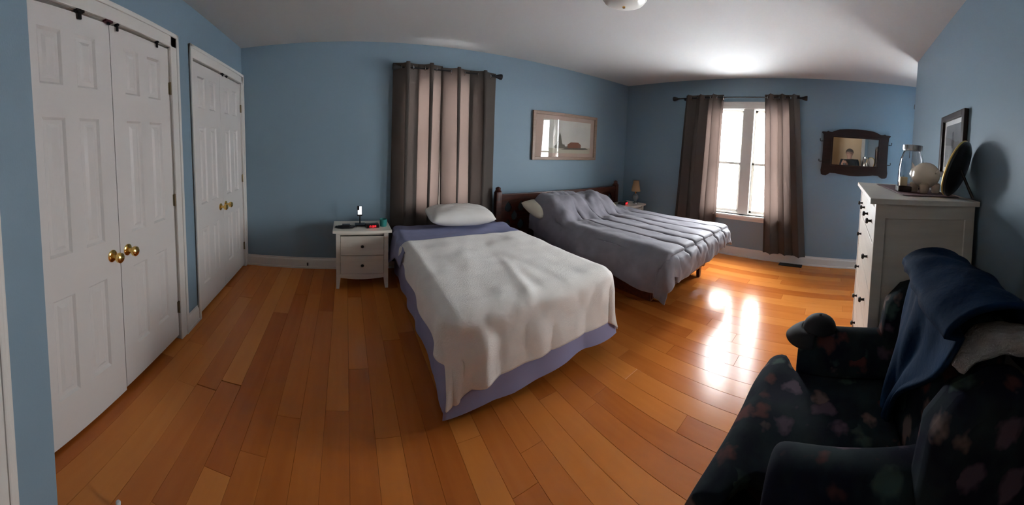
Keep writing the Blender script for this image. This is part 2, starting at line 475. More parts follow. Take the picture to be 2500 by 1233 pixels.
# ------------------------------------------------------------------ closet doors
def closet_leaf(name, y0, y1, zb, hinge_at_low, label):
    z1 = 2.168
    root = struct(name, (XL, y0, zb))
    root['label'] = label
    w, h = y1 - y0, z1 - zb
    D = .035; x1 = -.006; x0 = x1 - D
    st, mid = .105 * w / .55, .085 * w / .55
    rows = [(.24 - zb, .74 - zb), (.95 - zb, 1.63 - zb), (1.79 - zb, 2.06 - zb)]
    cols = [(st, (w - mid) / 2), ((w + mid) / 2, w - st)]
    mb = MB()
    mb.box((x0, 0, 0), (x1, cols[0][0], h)).box((x0, cols[1][1], 0), (x1, w, h))
    zs = [0] + [q for r in rows for q in r] + [h]
    for k in range(0, len(zs), 2): mb.box((x0, cols[0][0], zs[k]), (x1, cols[1][1], zs[k + 1]))
    for r in rows: mb.box((x0, cols[0][1], r[0]), (x1, cols[1][0], r[1]))
    mb.build('slab', M_door, root)
    for r in rows:
        for c in cols:
            p = MB()
            lev = [(0, 0), (.012, -.011), (.030, -.011), (.048, -.003)]
            vs = []
            for ins, dx in lev:
                vs += [(x1 + dx, c[0] + ins, r[0] + ins), (x1 + dx, c[1] - ins, r[0] + ins), (x1 + dx, c[1] - ins, r[1] - ins), (x1 + dx, c[0] + ins, r[1] - ins)]
            fs = [(12, 13, 14, 15)]
            for k in range(3):
                for i in range(4):
                    j = (i + 1) % 4
                    fs.append((k * 4 + i, k * 4 + j, k * 4 + 4 + j, k * 4 + 4 + i))
            p.add(vs, fs)
            p.build('panel', M_door, root)
    # knob near the meeting stile
    ky = w - .062 if hinge_at_low else .062
    kz = .855 - zb
    MB().lathe([(0, 0), (.034, 0), (.034, .004), (.026, .009), (.013, .012), (.011, .030), (.012, .034), (.024, .040), (.029, .050), (.028, .062), (.018, .070), (0, .072)], (x1, ky, kz), 24, 'x').build('knob', M_brass, root, True)
    hy = -.004 if hinge_at_low else w + .004
    for hz in (.255, 1.07, 1.885):
        k = MB().tube([(.004, hy, hz - zb - .045), (.004, hy, hz - zb + .045)], .007, 10)
        k.box((-.004, hy - .014, hz - zb - .042), (0, hy + .014, hz - zb + .042))
        k.build('hinge', M_hinge, root)
    return root
closet_leaf('door_1', .694, 1.268, .018, True, 'white six-panel closet door nearest the camera, brass knob at its right')
closet_leaf('door_2', 1.272, 1.846, .034, False, 'white six-panel closet door hinged beside the blue wall strip')
closet_leaf('door_3', 2.174, 2.733, .022, True, 'white six-panel door, left leaf of the closet by the room corner')
closet_leaf('door_4', 2.737, 3.296, .022, False, 'white six-panel door, right leaf of the closet by the room corner')
# ball catches under the header
for k, (y, dz, w) in enumerate([(1.05, .035, .05), (1.25, .012, .055), (1.32, .03, .014), (1.70, .03, .014), (2.78, .015, .04), (2.88, .01, .02)]):
    t = thing('door_catch', ['dark metal catch above the near closet door, leftmost', 'small maroon catch block above the near closet doors', 'dark hook-shaped catch just right of the maroon catch', 'dark hook-shaped catch near the hinged end of the near closet',
                              'dark catch over the middle of the corner closet', 'smallest dark catch right of the middle of the corner closet'][k], 'catch', (XL, y, 2.18), 0, 'closet door catches')
    MB().rbox((-.006, -w / 2, -.012), (.020, w / 2, .0), .002).build('plate', M_black if k != 1 else mat('maroon_catch', (.10, .02, .03), .5), t)
    MB().rbox((.004, -min(w, .02) / 2, -.012 - dz), (.014, min(w, .02) / 2, -.008), .003).build('hook', M_black, t)

# ------------------------------------------------------------------ windows
def window(name, axis, base, u0, u1, z0, z1, mull, apron=.05, rail=None, sgn=1):
    """opening u0..u1, z0..z1 in a wall; axis 'x': wall plane x=base facing -x, 'y': plane y=base facing -y"""
    root = struct(name)
    def B(mb, u_0, u_1, za, zb, d0, d1, r=.004):
        d0, d1 = sorted((sgn * d0, sgn * d1))
        if axis == 'x': mb.rbox((base + d0, u_0, za), (base + d1, u_1, zb), r)
        else: mb.rbox((u_0, base + d0, za), (u_1, base + d1, zb), r)
        return mb
    c = .085
    mb = MB()
    B(mb, u0 - c, u0 + .008, z0 - .03, z1 + c, -.02, 0); B(mb, u1 - .008, u1 + c, z0 - .03, z1 + c, -.02, 0); B(mb, u0 - c, u1 + c, z1 - .008, z1 + c, -.02, 0)
    B(mb, u0 - c, u1 + c, z1 + c - .025, z1 + c + .01, -.03, 0)
    mb.build('casing', M_trim, root)
    B(MB(), u0 - c - .015, u1 + c + .015, z0 - .04, z0 - .012, -.055, .10).build('sill', M_trim, root)
    B(MB(), u0 - c, u1 + c, z0 - .04 - apron, z0 - .04, -.018, 0).build('apron', M_trim, root)
    mb = MB()
    B(mb, u0, u0 + .02, z0, z1, 0, .12); B(mb, u1 - .02, u1, z0, z1, 0, .12); B(mb, u0, u1, z1 - .02, z1, 0, .12); B(mb, u0, u1, z0 - .012, z0 + .02, 0, .12)
    mb.build('jamb', M_trim, root)
    cells = [(u0 + .02, u1 - .02)]
    if mull:
        um = (u0 + u1) / 2
        cells = [(u0 + .02, um - mull / 2), (um + mull / 2, u1 - .02)]
        B(MB(), um - mull / 2, um + mull / 2, z0, z1, -.012, .12).build('mullion', M_trim, root)
    zm = rail or (z0 + z1) / 2
    for a, b in cells:
        for (za, zb, dp) in ((z0 + .02, zm + .018, .035), (zm - .018, z1 - .02, .065)):
            mb = MB(); s = .036
            B(mb, a, a + s, za, zb, dp, dp + .028); B(mb, b - s, b, za, zb, dp, dp + .028); B(mb, a, b, za, za + s, dp, dp + .028); B(mb, a, b, zb - s, zb, dp, dp + .028)
            sh = mb.build('sash', M_trim, root)
            B(MB(), a + s - .006, b - s + .006, za + s - .006, zb - s + .006, dp + .012, dp + .016, .0005).build('pane', M_glass, sh)
    return root
window('window_1', 'x', XW, .72, 1.86, .62, 2.16, .15, rail=1.355)
window('window_2', 'y', YB, .71, 1.37, .72, 2.24, .12)
window('window_3', 'x', XW, -2.05, -1.05, .62, 2.16, 0)

# ------------------------------------------------------------------ curtains
def curtain_rod(loc, axis, length, label):
    t = thing('curtain_rod', label, 'curtain rod', loc)
    def P(u, d, z): return (d, u, z) if axis == 'x' else (u, d, z)
    h = length / 2
    MB().tube([P(-h, 0, 0), P(h, 0, 0)], .0095, 12).build('rod', M_black, t, True)
    for s in (-1, 1):
        pts = [P(s * (h - .005 + q), 0, 0) for q in (0, .012, .016, .075, .095)]
        MB().tube(pts, [.013, .013, .012, .034, .034], 16).build('finial', M_black, t, True)
        b = MB().tube([P(s * (h - .06), 0, 0), P(s * (h - .06), (YB - loc[1] if axis == 'y' else XW - loc[0]) - .006, 0)], .006, 8)
        q = (YB - loc[1] if axis == 'y' else XW - loc[0])
        b.tube([P(s * (h - .06), q - .007, 0), P(s * (h - .06), q - .0005, 0)], .022, 14)
        b.build('bracket', M_black, t, True)
    return t

def curtain(loc, axis, wt, wb, shift, zt, zb, nf, amp, ph, label, seed, om=.012):
    """panel hung on a rod through loc (x,y at panel middle, z = 0); folds of grommet type"""
    t = thing('curtain', label, 'curtain', (loc[0], loc[1], 0), 0, 'grommet curtains')
    def fn(u, v):
        z = zt + (zb - zt) * v
        w = wt + (wb - wt) * v ** 1.2
        a = 2 * PI * nf * u + ph
        damp = 1 - .25 * v
        un = u + om * math.sin(2 * a) * damp + .010 * nz(u * 5, v * 2.2, seed)
        d = amp * math.sin(a) * damp + amp * .45 * v * nz(u * 7 + 3, v * 1.3, seed + 5) + .012 * v * math.sin(a * .5 + seed)
        c = (un - .5) * w + shift * v
        zz = z + .006 * math.sin(2 * PI * nf * u * 2) * (v > .98) + (.010 * abs(math.sin(a)) if v < .001 else 0)
        return (d, c, zz) if axis == 'x' else (c, d, zz)
    MB().grid(fn, nf * 50, 60).build('fabric', M_curt, t, True, angle=None)
    # hem band at the top is doubled cloth
    zr = zt - .045
    for k in range(nf * 2):
        u = ((k + .0) * PI - ph) / (2 * PI * nf)
        u = (k * .5 - ph / (2 * PI)) / nf
        u = u % 1.0
        c = (u - .5) * wt
        ring = []
        for q in range(18):
            a = 2 * PI * q / 18
            # ring stands across the rod axis
            ring.append((.022 * math.cos(a), c, zr + .022 * math.sin(a)) if axis == 'x' else (c, .022 * math.cos(a), zr + .022 * math.sin(a)))
        MB().tube(ring, .0045, 6, closed=True).build('grommet', M_grom, t, True)
    return t
curtain_rod((1.10, 3.27, 2.305), 'y', 1.06, 'black curtain rod on the back wall behind the narrow bed')
curtain((.785, 3.275, 0), 'y', .50, .52, -.03, 2.355, .10, 2, .055, 2.2, 'closed brown curtain panel nearer the closets, behind the narrow bed', 1, .095)
curtain((1.305, 3.262, 0), 'y', .62, .62, .01, 2.335, .10, 2, .055, .9, 'closed curtain panel with pinkish glow beside the carved headboard', 7, .085)
curtain_rod((4.0, 1.465, 2.305), 'x', 1.74, 'black curtain rod above the bright twin window')
curtain((4.0, 1.925, 0), 'x', .58, .66, .05, 2.345, .13, 3, .048, 0, 'taupe curtain left of the bright window, behind the grey bed', 13, .035)
curtain((4.0, .855, 0), 'x', .46, .56, -.17, 2.345, .135, 3, .048, 2.6, 'taupe curtain right of the bright window, next to the wall mirror', 21, .035)
curtain_rod((4.0, -1.56, 2.30), 'x', 1.20, 'black rod end showing past the corner of the right wall')
curtain((4.0, -1.18, 0), 'x', .36, .38, .0, 2.345, .13, 4, .04, 1, 'taupe curtain of the alcove window behind the right wall, nearer panel', 33)
curtain((4.0, -1.94, 0), 'x', .36, .38, .0, 2.345, .13, 4, .04, 2, 'taupe curtain of the alcove window behind the right wall, farther panel', 39)

# ------------------------------------------------------------------ nightstands
def nightstand(loc, label):
    t = thing('nightstand', label, 'nightstand', loc, 0, 'white two-drawer nightstands')
    w, d, h = .49, .36, .60        # front at y=0, back at y=d
    top = MB()
    bow = [(-.275 + .55 * k / 12, -.022 - .012 * math.sin(PI * k / 12)) for k in range(13)]
    top.prism([(.275, d), (-.275, d)] + bow, h - .026, h, 'z')
    top.build('top', M_furn, t)
    b = MB()
    for s in (-1, 1):
        b.box((s * .245, .03, .11) if s < 0 else (.222, .03, .11), (-.222, d - .01, h - .026) if s < 0 else (.245, d - .01, h - .026))
    b.box((-.222, d - .02, .11), (.222, d - .01, h - .026)).box((-.222, .02, h - .055), (.222, .04, h - .026))
    b.box((-.222, .03, .13), (.222, d - .02, .14))
    b.build('carcass', M_furn, t)
    for sx in (-1, 1):
        for fy in (0, d - .045):
            l = MB(); x0 = -.245 if sx < 0 else .205
            zt = h - .026
            xi = .205 if sx > 0 else -.205
            xo = sx * .245
            # taper on the inner lower side
            vs = []
            for z, k in ((0, .012), (.10, 0), (zt, 0)):
                a, c = sorted((xo, xi + sx * k))
                vs += [(a, fy, z), (c, fy, z), (c, fy + .045, z), (a, fy + .045, z)]
            fs = [(3, 2, 1, 0), (8, 9, 10, 11)]
            for k in range(2):
                for i in range(4):
                    j = (i + 1) % 4
                    fs.append((k * 4 + i, k * 4 + j, k * 4 + 4 + j, k * 4 + 4 + i))
            l.add(vs, fs); l.build('leg', M_furn, t)
    ap = [(-.205, .15), (.205, .15)] + [(.205 - .41 * k / 12, .110 - .016 * math.sin(PI * k / 12)) for k in range(13)]
    MB().prism(ap, .006, .024, 'y').build('apron', M_furn, t)
    for za, zb in ((.152, .336), (.342, .535)):
        dr = MB().rbox((-.202, .004, za), (.202, .022, zb), .003).box((-.195, .022, za + .01), (.195, d - .05, zb - .02)).build('drawer', M_furn, t)
        MB().lathe([(0, 0), (.007, 0), (.007, .012), (.014, .018), (.015, .024), (.010, .029), (0, .030)], (0, .004, (za + zb) / 2), 16, '-y').build('knob', M_knob, dr, True)
    return t
NS1 = (.148, 2.885, 0)
nightstand(NS1, 'white two-drawer nightstand between the corner closet and the narrow bed')
NS2 = (3.67, 2.80, 0)
nightstand(NS2, 'white nightstand in the far corner behind the grey bed')

def clock(loc, rz, s, label):
    t = thing('clock_radio', label, 'clock', loc, rz, 'clock radios')
    prof = [(-.055 * s, 0), (.055 * s, 0), (.055 * s, .020 * s), (.02 * s, .052 * s), (-.03 * s, .055 * s), (-.055 * s, .042 * s)]
    b = MB().prism([(-y, z) for y, z in prof], -.085 * s, .085 * s, 'x')
    b.build('body', M_plastic, t)
    # sloped face is the front, with red digits in front of it
    MB().rbox((-.078 * s, -.058 * s, .006 * s), (.078 * s, -.0545 * s, .044 * s), .001).build('display', mat('dark_display', (.02, .004, .004), .1), t)
    def seg(x, z, w, h): return MB().rbox((x, -.0605 * s, z), (x + w, -.058 * s, z + h), .0005)
    x = -.045 * s
    pat = [(1, 1, 1, 0, 1, 1, 0), (1, 0, 1, 1, 0, 1, 1), (1, 1, 1, 1, 1, 1, 0)]
    for dgt in range(3):
        mb = MB(); dw, dh = .02 * s, .028 * s; z0 = .011 * s; k = .0045 * s
        P = [(x, z0 + dh - k, dw, k), (x, z0 + dh / 2, k, dh / 2), (x + dw - k, z0 + dh / 2, k, dh / 2), (x, z0 + dh / 2 - k / 2, dw, k), (x, z0, k, dh / 2), (x + dw - k, z0, k, dh / 2), (x, z0, dw, k)]
        for on, (a, b_, c, d) in zip(pat[dgt], P):
            if on: mb.rbox((a, -.0605 * s, b_), (a + c, -.058 * s, b_ + d), .0005)
        mb.build('digit', M_red, t)
        x += (.03 if dgt != 0 else .035) * s
    return t
clock((NS1[0] + .10, 2.99, .60), .15, .72, 'small black clock with red digits on the nightstand by the closets')
clock((3.60, 2.95, .60), .35, .95, 'black clock radio with red digits beside the small lamp')
# phone propped on its charging stand, lit screen
t = thing('phone_stand', 'small lit phone standing on a dark charger on the nearer nightstand', 'phone', (.135, 3.06, .60))
MB().rbox((-.05, -.04, 0), (.05, .05, .018), .005).build('base', M_plastic, t)
MB().tube([(0, .02, .016), (0, .015, .10)], .007, 8).build('arm', M_plastic, t)
p = MB().rbox((-.028, -.004, .10), (.022, .006, .21), .004).build('phone', M_plastic, t)
MB().rbox((-.022, -.0055, .118), (.000, -.0038, .165), .0005).rbox((-.006, -.0055, .118), (.016, -.0038, .205), .0005).build('screen', M_scr, p)
# tangle of dark things: folded glasses case / cable
t = thing('charger_cable', 'loose black charging cable heaped on the nearer nightstand', 'cable', (-.01, 2.985, .60))
pts = [(.105 * math.cos(q * .55) * (1 - .012 * q) + .01 * nz(q * .7, 1), .06 * math.sin(q * .55) * (1 - .014 * q), .006 + .0025 * (q // 11) + .004 * abs(nz(q * .5, 4))) for q in range(46)]
MB().tube(pts, .0055, 6).build('cord', M_plastic, t, True)
MB().rbox((-.03, -.03, .016), (.045, .02, .036), .004).build('plug', M_plastic, t)
t = thing('teal_cup', 'small teal cup at the right edge of the nearer nightstand', 'cup', (.36, 3.02, .60))
MB().lathe([(0, 0), (.030, 0), (.033, .006), (.037, .075), (.034, .076), (.030, .010), (0, .009)], n=24).build('cup', M_teal, t, True)

# lamp in the far corner
t = thing('table_lamp', 'small glass-based lamp with a beige shade in the far corner', 'lamp', (3.84, 2.91, .60))
MB().lathe([(0, 0), (.040, 0), (.042, .010), (.018, .022), (.014, .035), (.034, .060), (.050, .095), (.046, .130), (.022, .155), (.014, .165), (0, .166)], n=24).build('base', mat('smoky_glass', (.16, .19, .18), .08, coat=.8), t, True)
MB().lathe([(.012, .163), (.014, .166), (.014, .205), (.010, .21)], n=14).build('socket', M_brass, t, True)
sh = MB()
def fn(u, v):
    a = 2 * PI * u; r = .072 - .030 * v ** .9
    return (r * math.cos(a), r * math.sin(a), .20 + .175 * v)
sh.grid(fn, 32, 6); sh.build('shade', M_shade, t, True)
sw = thing('earbud', 'tiny white item at the foot of the small lamp', 'trinket', (3.775, 2.845, .60))
MB().lathe([(0, 0), (.010, .002), (.012, .012), (.006, .022), (0, .024)], n=12).tube([(.004, 0, .015), (.022, .002, .016)], .004, 8).build('bud', M_white, sw, True)

# ------------------------------------------------------------------ cloth helpers
def hang(o, r):
    """overhang o past a rounded edge -> (outward, drop)"""
    if o <= 0: return 0, 0
    if o < r * PI / 2:
        a = o / r; return r * math.sin(a), r * (1 - math.cos(a))
    return r, r + o - r * PI / 2
def drape(x0, x1, y0, y1, zt, lo_x, hi_x, lo_y, r, nu, nv, topf=None, sidef=None, flare=.10, corner=.18, cdiag=.30):
    """cloth lying on a block x0..x1, y0..y1 (y0 = foot), hanging lo_x / hi_x at the sides and lo_y at the foot; lengths may be functions of the position along"""
    A = lo_x if callable(lo_x) else (lambda t: lo_x)
    Bf = hi_x if callable(hi_x) else (lambda t: hi_x)
    Fo = lo_y if callable(lo_y) else (lambda t: lo_y)
    def fn(u, v):
        # position on the flat cloth
        fo = Fo(u)
        yy = (y0 - fo) + (y1 - y0 + fo) * v
        la, lb = A(v), Bf(v)
        xx = (x0 - la) + (x1 - x0 + la + lb) * u
        ox = x0 - xx if xx < x0 else (xx - x1 if xx > x1 else 0)
        sx = -1 if xx < x0 else 1
        oy = max(0, y0 - yy)
        X = min(max(xx, x0), x1); Y = max(yy, y0)
        if ox > 0 and oy > 0:
            d = math.hypot(ox, oy)
            ang = math.atan2(oy, ox)
            k = max(ox, oy) + cdiag * min(ox, oy)
            out, dr = hang(k, r)
            out += flare * max(0, dr - r) + corner * max(0, dr - r) * math.sin(2 * ang)
            X += sx * out * math.cos(ang); Y -= out * math.sin(ang); z = zt - dr
        elif ox > 0:
            out, dr = hang(ox, r); X += sx * (out + flare * max(0, dr - r)); z = zt - dr
        elif oy > 0:
            out, dr = hang(oy, r); Y -= out + flare * max(0, dr - r); z = zt - dr
        else: z = zt; dr = 0
        p = Vector((X, Y, z))
        if topf: p += Vector(topf(xx, yy, dr))
        if sidef and dr > r * .5: p += Vector(sidef(xx, yy, ox * sx, oy, dr))
        return p
    return MB().grid(fn, nu, nv)
def pillow(name, loc, rot, w, d, h, m, label, seed, parent_group=None, sag=0):
    t = thing(name, label, 'pillow', loc, 0, parent_group)
    t.rotation_euler = rot
    def side(sgn):
        def fn(u, v):
            a, b = u * 2 - 1, v * 2 - 1
            e = max(0, (1 - abs(a) ** 2.6)) ** .5 * max(0, (1 - abs(b) ** 2.6)) ** .5
            pinch = 1 - .10 * (a * a) * (1 - b * b) * .6 - .10 * (b * b) * (1 - a * a)
            x = a * w / 2 * (1 - .07 * (1 - b * b) * abs(a) ** 3 * 0 - .05 * b * b * abs(a))
            y = b * d / 2 * (1 - .05 * a * a)
            x *= 1 - .04 * (1 - abs(b)) * 0; y *= pinch
            th = h / 2 * e
            wr = .012 * nz(u * 5, v * 5, seed) + .006 * nz(u * 14, v * 9, seed + 3)
            z = sgn * th + wr * e * (1 if sgn > 0 else .4)
            if sgn < 0: z = max(z, -h * .38)
            z -= sag * (a * a)
            return (x, y, z + h * .38)
        return fn
    mb = MB().grid(side(1), 36, 26).grid(side(-1), 36, 26)
    mb.build('cushion', m, t, True, angle=None)
    # flanged open end
    return t

# ------------------------------------------------------------------ narrow bed
BX0, BX1, BY0, BY1, BZ = .52, 1.59, 1.43, 3.165, .545
t = thing('single_bed', 'narrow bed with periwinkle skirt and white blanket in front of the closed curtains', 'bed', ((BX0 + BX1) / 2, (BY0 + BY1) / 2, 0))
cx, cy = t.location.x, t.location.y
def rel(v): return (v[0] - cx, v[1] - cy, v[2])
MB().rbox(rel((BX0 + .015, BY0 + .02, .30)), rel((BX1 - .015, BY1, .535)), .05, 4).build('mattress', M_matt, t, True, angle=50)
MB().rbox(rel((BX0 + .02, BY0 + .03, .12)), rel((BX1 - .02, BY1, .30)), .015).build('box_spring', M_matt, t)
for lx in (BX0 + .08, BX1 - .08):
    for ly in (BY0 + .12, BY1 - .1):
        MB().tube([rel((lx, ly, 0)), rel((lx, ly, .125))], [.018, .022], 12).build('leg', M_black, t, True)
# bed skirt: pleated sheet around three sides
def skirt(u, v):
    # perimeter: left side from head to foot, foot, right side
    L1 = BY1 - BY0; L2 = BX1 - BX0; tot = 2 * L1 + L2; s = u * tot
    def pt(s):
        rr = .06
        if s < L1: return Vector((BX0, BY1 - s, 0)), Vector((-1, 0, 0))
        if s < L1 + L2: return Vector((BX0 + s - L1, BY0, 0)), Vector((0, -1, 0))
        return Vector((BX1, BY0 + s - L1 - L2, 0)), Vector((1, 0, 0))
    p, n = pt(s)
    dc = min(abs(s - L1), abs(s - L1 - L2))
    if dc < .16:
        cn = Vector((-1 if abs(s - L1) < abs(s - L1 - L2) else 1, -1, 0)).normalized()
        n = (n * (dc / .16) + cn * (1 - dc / .16)).normalized()
    drop = .49 * v
    wob = .007 * math.sin(s * 19 + 2 * nz(s * 3, 0, 3)) + .012 * nz(s * 5, v * 1.5, 9)
    foot = 1 if L1 < s < L1 + L2 else 0
    fl = .01 + (.05 if foot else .012) * v + (.05 * v * (1 - dc / .22) if dc < .22 else 0)
    z = .535 - drop + (.0 if s < L1 + .35 else .055 * sstep(L1 + .25, L1 + .9, s)) * v
    p = p + n * (fl + wob * v)
    return rel((p.x, p.y, z))
MB().grid(skirt, 300, 16).build('bed_skirt', M_skirt, t, True, angle=None)
# fitted sheet visible at the head
def tf(x, y, dr): return (0, 0, .010 * nz(x * 5, y * 5, 2) + .006 * nz(x * 13, y * 9, 6))
sh = drape(BX0 - .005, BX1 + .005, BY0 + .3, BY1 + .005, BZ + .006, .11, .11, 0, .04, 60, 70, tf, None, .05)
sh.build('fitted_sheet', M_sheet, None, True, angle=None, label='periwinkle fitted sheet showing under the pillow of the narrow bed', cat='sheet')
# folded-back top sheet: a band across the bed, hanging long at the left
def tf(x, y, dr):
    return (0, .05 * nz(x * 2.2, 1.7, 3) * 1, .012 + .012 * sstep(2.55, 2.7, y) * nz(x * 4, y * 7, 11) + .012 * math.exp(-((y - 2.93 - .03 * math.sin(x * 6)) / .05) ** 2))
def sf(x, y, ox, oy, dr):
    return (-.03 * nz(y * 5, dr * 3, 5) if ox < 0 else .02 * nz(y * 5, dr * 3, 5), .10 * dr * (1 if ox < 0 else 0), 0)
sh = drape(BX0 - .012, BX1 + .012, 2.42, 2.98, BZ + .008, lambda v: .20 + .18 * sstep(.35, 1.0, v), .20, 0, .05, 70, 40, tf, sf, .16)
mod_thick(sh.build('top_sheet', M_sheet, None, True, angle=None, label='periwinkle sheet folded back above the white blanket on the narrow bed', cat='sheet'), .008, 1)
# white blanket
def tf(x, y, dr):
    k = 1 - sstep(0, .1, dr)
    crease = .010 * math.exp(-((x - .98 - .22 * (y - 1.5)) / .035) ** 2) * sstep(1.2, 1.5, y) * (1 - sstep(1.6, 2.1, y))
    return (0, 0, .024 + k * (.012 * nz(x * 3.2, y * 3.0, 4) + .006 * nz(x * 9, y * 8, 8)) + crease)
def sf(x, y, ox, oy, dr):
    s = y if ox else x
    a = .020 * math.sin(x * 13 + 1.2) * sstep(.05, .4, dr) * (1 if oy else 0)
    a += .016 * nz(x * 7, y * 7, dr * 2)
    sx = -1 if ox < 0 else (1 if ox > 0 else 0)
    fold = 0
    if oy and ox < .05:  # deep pleat left of the foot
        fold = .035 * math.exp(-((x - .66) / .05) ** 2) * sstep(.05, .25, dr) - .008 * math.exp(-((x - .76) / .03) ** 2) * sstep(.05, .25, dr)
    return (sx * .012 * math.sin(y * 15) * (1 if ox else 0), -(abs(a) + fold) if oy else 0, 0)
bl = drape(BX0 + .02, BX1 - .02, BY0 + .045, 2.56, BZ + .014, lambda v: .30 - .10 * v, lambda v: .30 - .06 * v,
           lambda u: .425 + .015 * math.sin(u * 7) + .03 * sstep(.85, 1, u) + .06 * (1 - sstep(.12, .30, u)), .085, 130, 120, tf, sf, .05, .12, .10)
mod_thick(bl.build('blanket', M_blanket, None, True, angle=None, label='cream white fleece blanket spread over the narrow bed, pointed corner hanging', cat='blanket'), .010, 1)
pillow('pillow', (1.13, 2.98, .625), (.10, .02, -.07), .68, .44, .20, M_pillow, 'plump white pillow at the head of the narrow bed', 3)

# ------------------------------------------------------------------ large bed with carved headboard
DX0, DX1, DY0, DY1, DZ = 2.16, 3.31, 1.34, 3.20, .575
t = thing('double_bed', 'dark mahogany bed with pierced headboard and grey comforter', 'bed', (2.72, 2.3, 0))
cx, cy = 2.72, 2.3
HY = 3.225
HX0, HX1 = 1.70, 3.73
for x in (HX0, HX1):
    MB().rbox(rel((x - .035, HY - .03, 0)), rel((x + .035, HY + .04, .885)), .006).lathe([(0, .0), (.036, 0), (.040, .012), (.028, .022), (.032, .035), (.030, .05), (.014, .062), (0, .066)], rel((x, HY + .005, .885)), 14).build('post', M_bedwood, t, True)
MB().rbox(rel((HX0 + .03, HY - .02, .775)), rel((HX1 - .03, HY + .03, .855)), .008).build('top_rail', M_bedwood, t)
MB().rbox(rel((HX0 + .03, HY - .018, .25)), rel((HX1 - .03, HY + .028, .33)), .008).build('bottom_rail', M_bedwood, t)
PX0, PX1 = HX0 + .42, HX1 - .42
MB().rbox(rel((PX0, HY - .004, .32)), rel((PX1, HY + .014, .79)), .003).rbox(rel((PX0, HY - .012, .32)), rel((PX0 + .05, HY + .02, .79)), .004).rbox(rel((PX1 - .05, HY - .012, .32)), rel((PX1, HY + .02, .79)), .004).build('center_panel', M_bedwood, t)
# pierced panels at both ends: board with tear-drop openings in staggered rows
def pierced(xa, xb, za, zb, yy0, yy1):
    holes = []
    w = xb - xa
    for row in range(4):
        cols = 2 if row % 2 == 0 else 1
        zc = zb - .095 - row * .115
        for c in range(cols):
            xc = xa + w * ((.27 + .46 * c) if cols == 2 else .5)
            holes.append((xc, zc))
    nx, nzv = 64, 96
    def drop(px, pz, h):
        dx = (px - h[0]); dz = (pz - h[1])
        q = (dz + .068) / .136           # 0 bottom .. 1 top
        if q < 0 or q > 1: return False
        return abs(dx) < .046 * math.sin(PI * q ** .72) ** .9 * (1.0 if True else 1)
    solid = {}
    for i in range(nx):
        for j in range(nzv):
            px = xa + (i + .5) * w / nx; pz = za + (j + .5) * (zb - za) / nzv
            solid[(i, j)] = not any(drop(px, pz, h) for h in holes)
    vs = []; idx = {}
    def V(i, j, k):
        if (i, j, k) not in idx:
            idx[(i, j, k)] = len(vs)
            vs.append(rel((xa + i * w / nx, yy0 if k == 0 else yy1, za + j * (zb - za) / nzv)))
        return idx[(i, j, k)]
    fs = []
    for (i, j), s in solid.items():
        if not s: continue
        fs.append((V(i, j, 0), V(i + 1, j, 0), V(i + 1, j + 1, 0), V(i, j + 1, 0)))
        fs.append((V(i, j, 1), V(i, j + 1, 1), V(i + 1, j + 1, 1), V(i + 1, j, 1)))
        for di, dj, e in ((-1, 0, ((i, j), (i, j + 1))), (1, 0, ((i + 1, j), (i + 1, j + 1))), (0, -1, ((i, j), (i + 1, j))), (0, 1, ((i, j + 1), (i + 1, j + 1)))):
            if not solid.get((i + di, j + dj), False):
                (a, b), (c, d) = e
                fs.append((V(a, b, 0), V(c, d, 0), V(c, d, 1), V(a, b, 1)))
    return MB().add(vs, fs)
pierced(HX0 + .03, PX0 + .005, .32, .785, HY - .008, HY + .016).build('pierced_panel', M_bedwood, t)
pierced(PX1 - .005, HX1 - .03, .32, .785, HY - .008, HY + .016).build('pierced_panel', M_bedwood, t)
for x in (DX0 + .05, DX1 - .05):
    MB().rbox(rel((x - .02, DY0 + .10, .10)), rel((x + .02, HY, .27)), .004).build('side_rail', M_bedwood, t)
MB().rbox(rel((DX0 + .04, DY0 + .09, .12)), rel((DX1 - .04, DY0 + .13, .27)), .004).build('foot_rail', M_bedwood, t)
for x in (DX0 + .27, DX1 - .15):
    MB().tube([rel((x, DY0 + .12, 0)), rel((x, DY0 + .12, .17))], [.024, .034], 4).build('leg', M_bedwood, t)
MB().rbox(rel((DX0 + .02, DY0 + .03, .26)), rel((DX1 - .02, DY1, .57)), .05, 4).build('mattress', M_matt, t, True, angle=50)
# small open shelf unit that stands between the beds
t = thing('low_table', 'dark low wooden table in the shadow between the beds', 'table', (1.885, 2.93, 0))
cx, cy = 1.885, 2.93
MB().rbox((-.15, -.14, .30), (.15, .15, .325), .005).build('top', M_bedwood, t)
for sx in (-1, 1):
    for sy in (-1, 1):
        MB().rbox((sx * .13 - .015, sy * .12 - .015, 0), (sx * .13 + .015, sy * .12 + .015, .302), .003).build('leg', M_bedwood, t)
MB().rbox((-.135, -.13, .10), (.135, .13, .115), .003).build('shelf', M_bedwood, t)

pillow('pillow', (2.27, 3.00, .60), (.30, .06, .10), .66, .40, .21, M_ivory, 'ivory pillow poking out from under the grey comforter', 5, 'pillows of the large bed')
pillow('pillow', (2.96, 3.00, .60), (.26, -.03, -.05), .66, .40, .21, M_ivory, 'ivory pillow hidden under the comforter hump near the far nightstand', 9, 'pillows of the large bed')

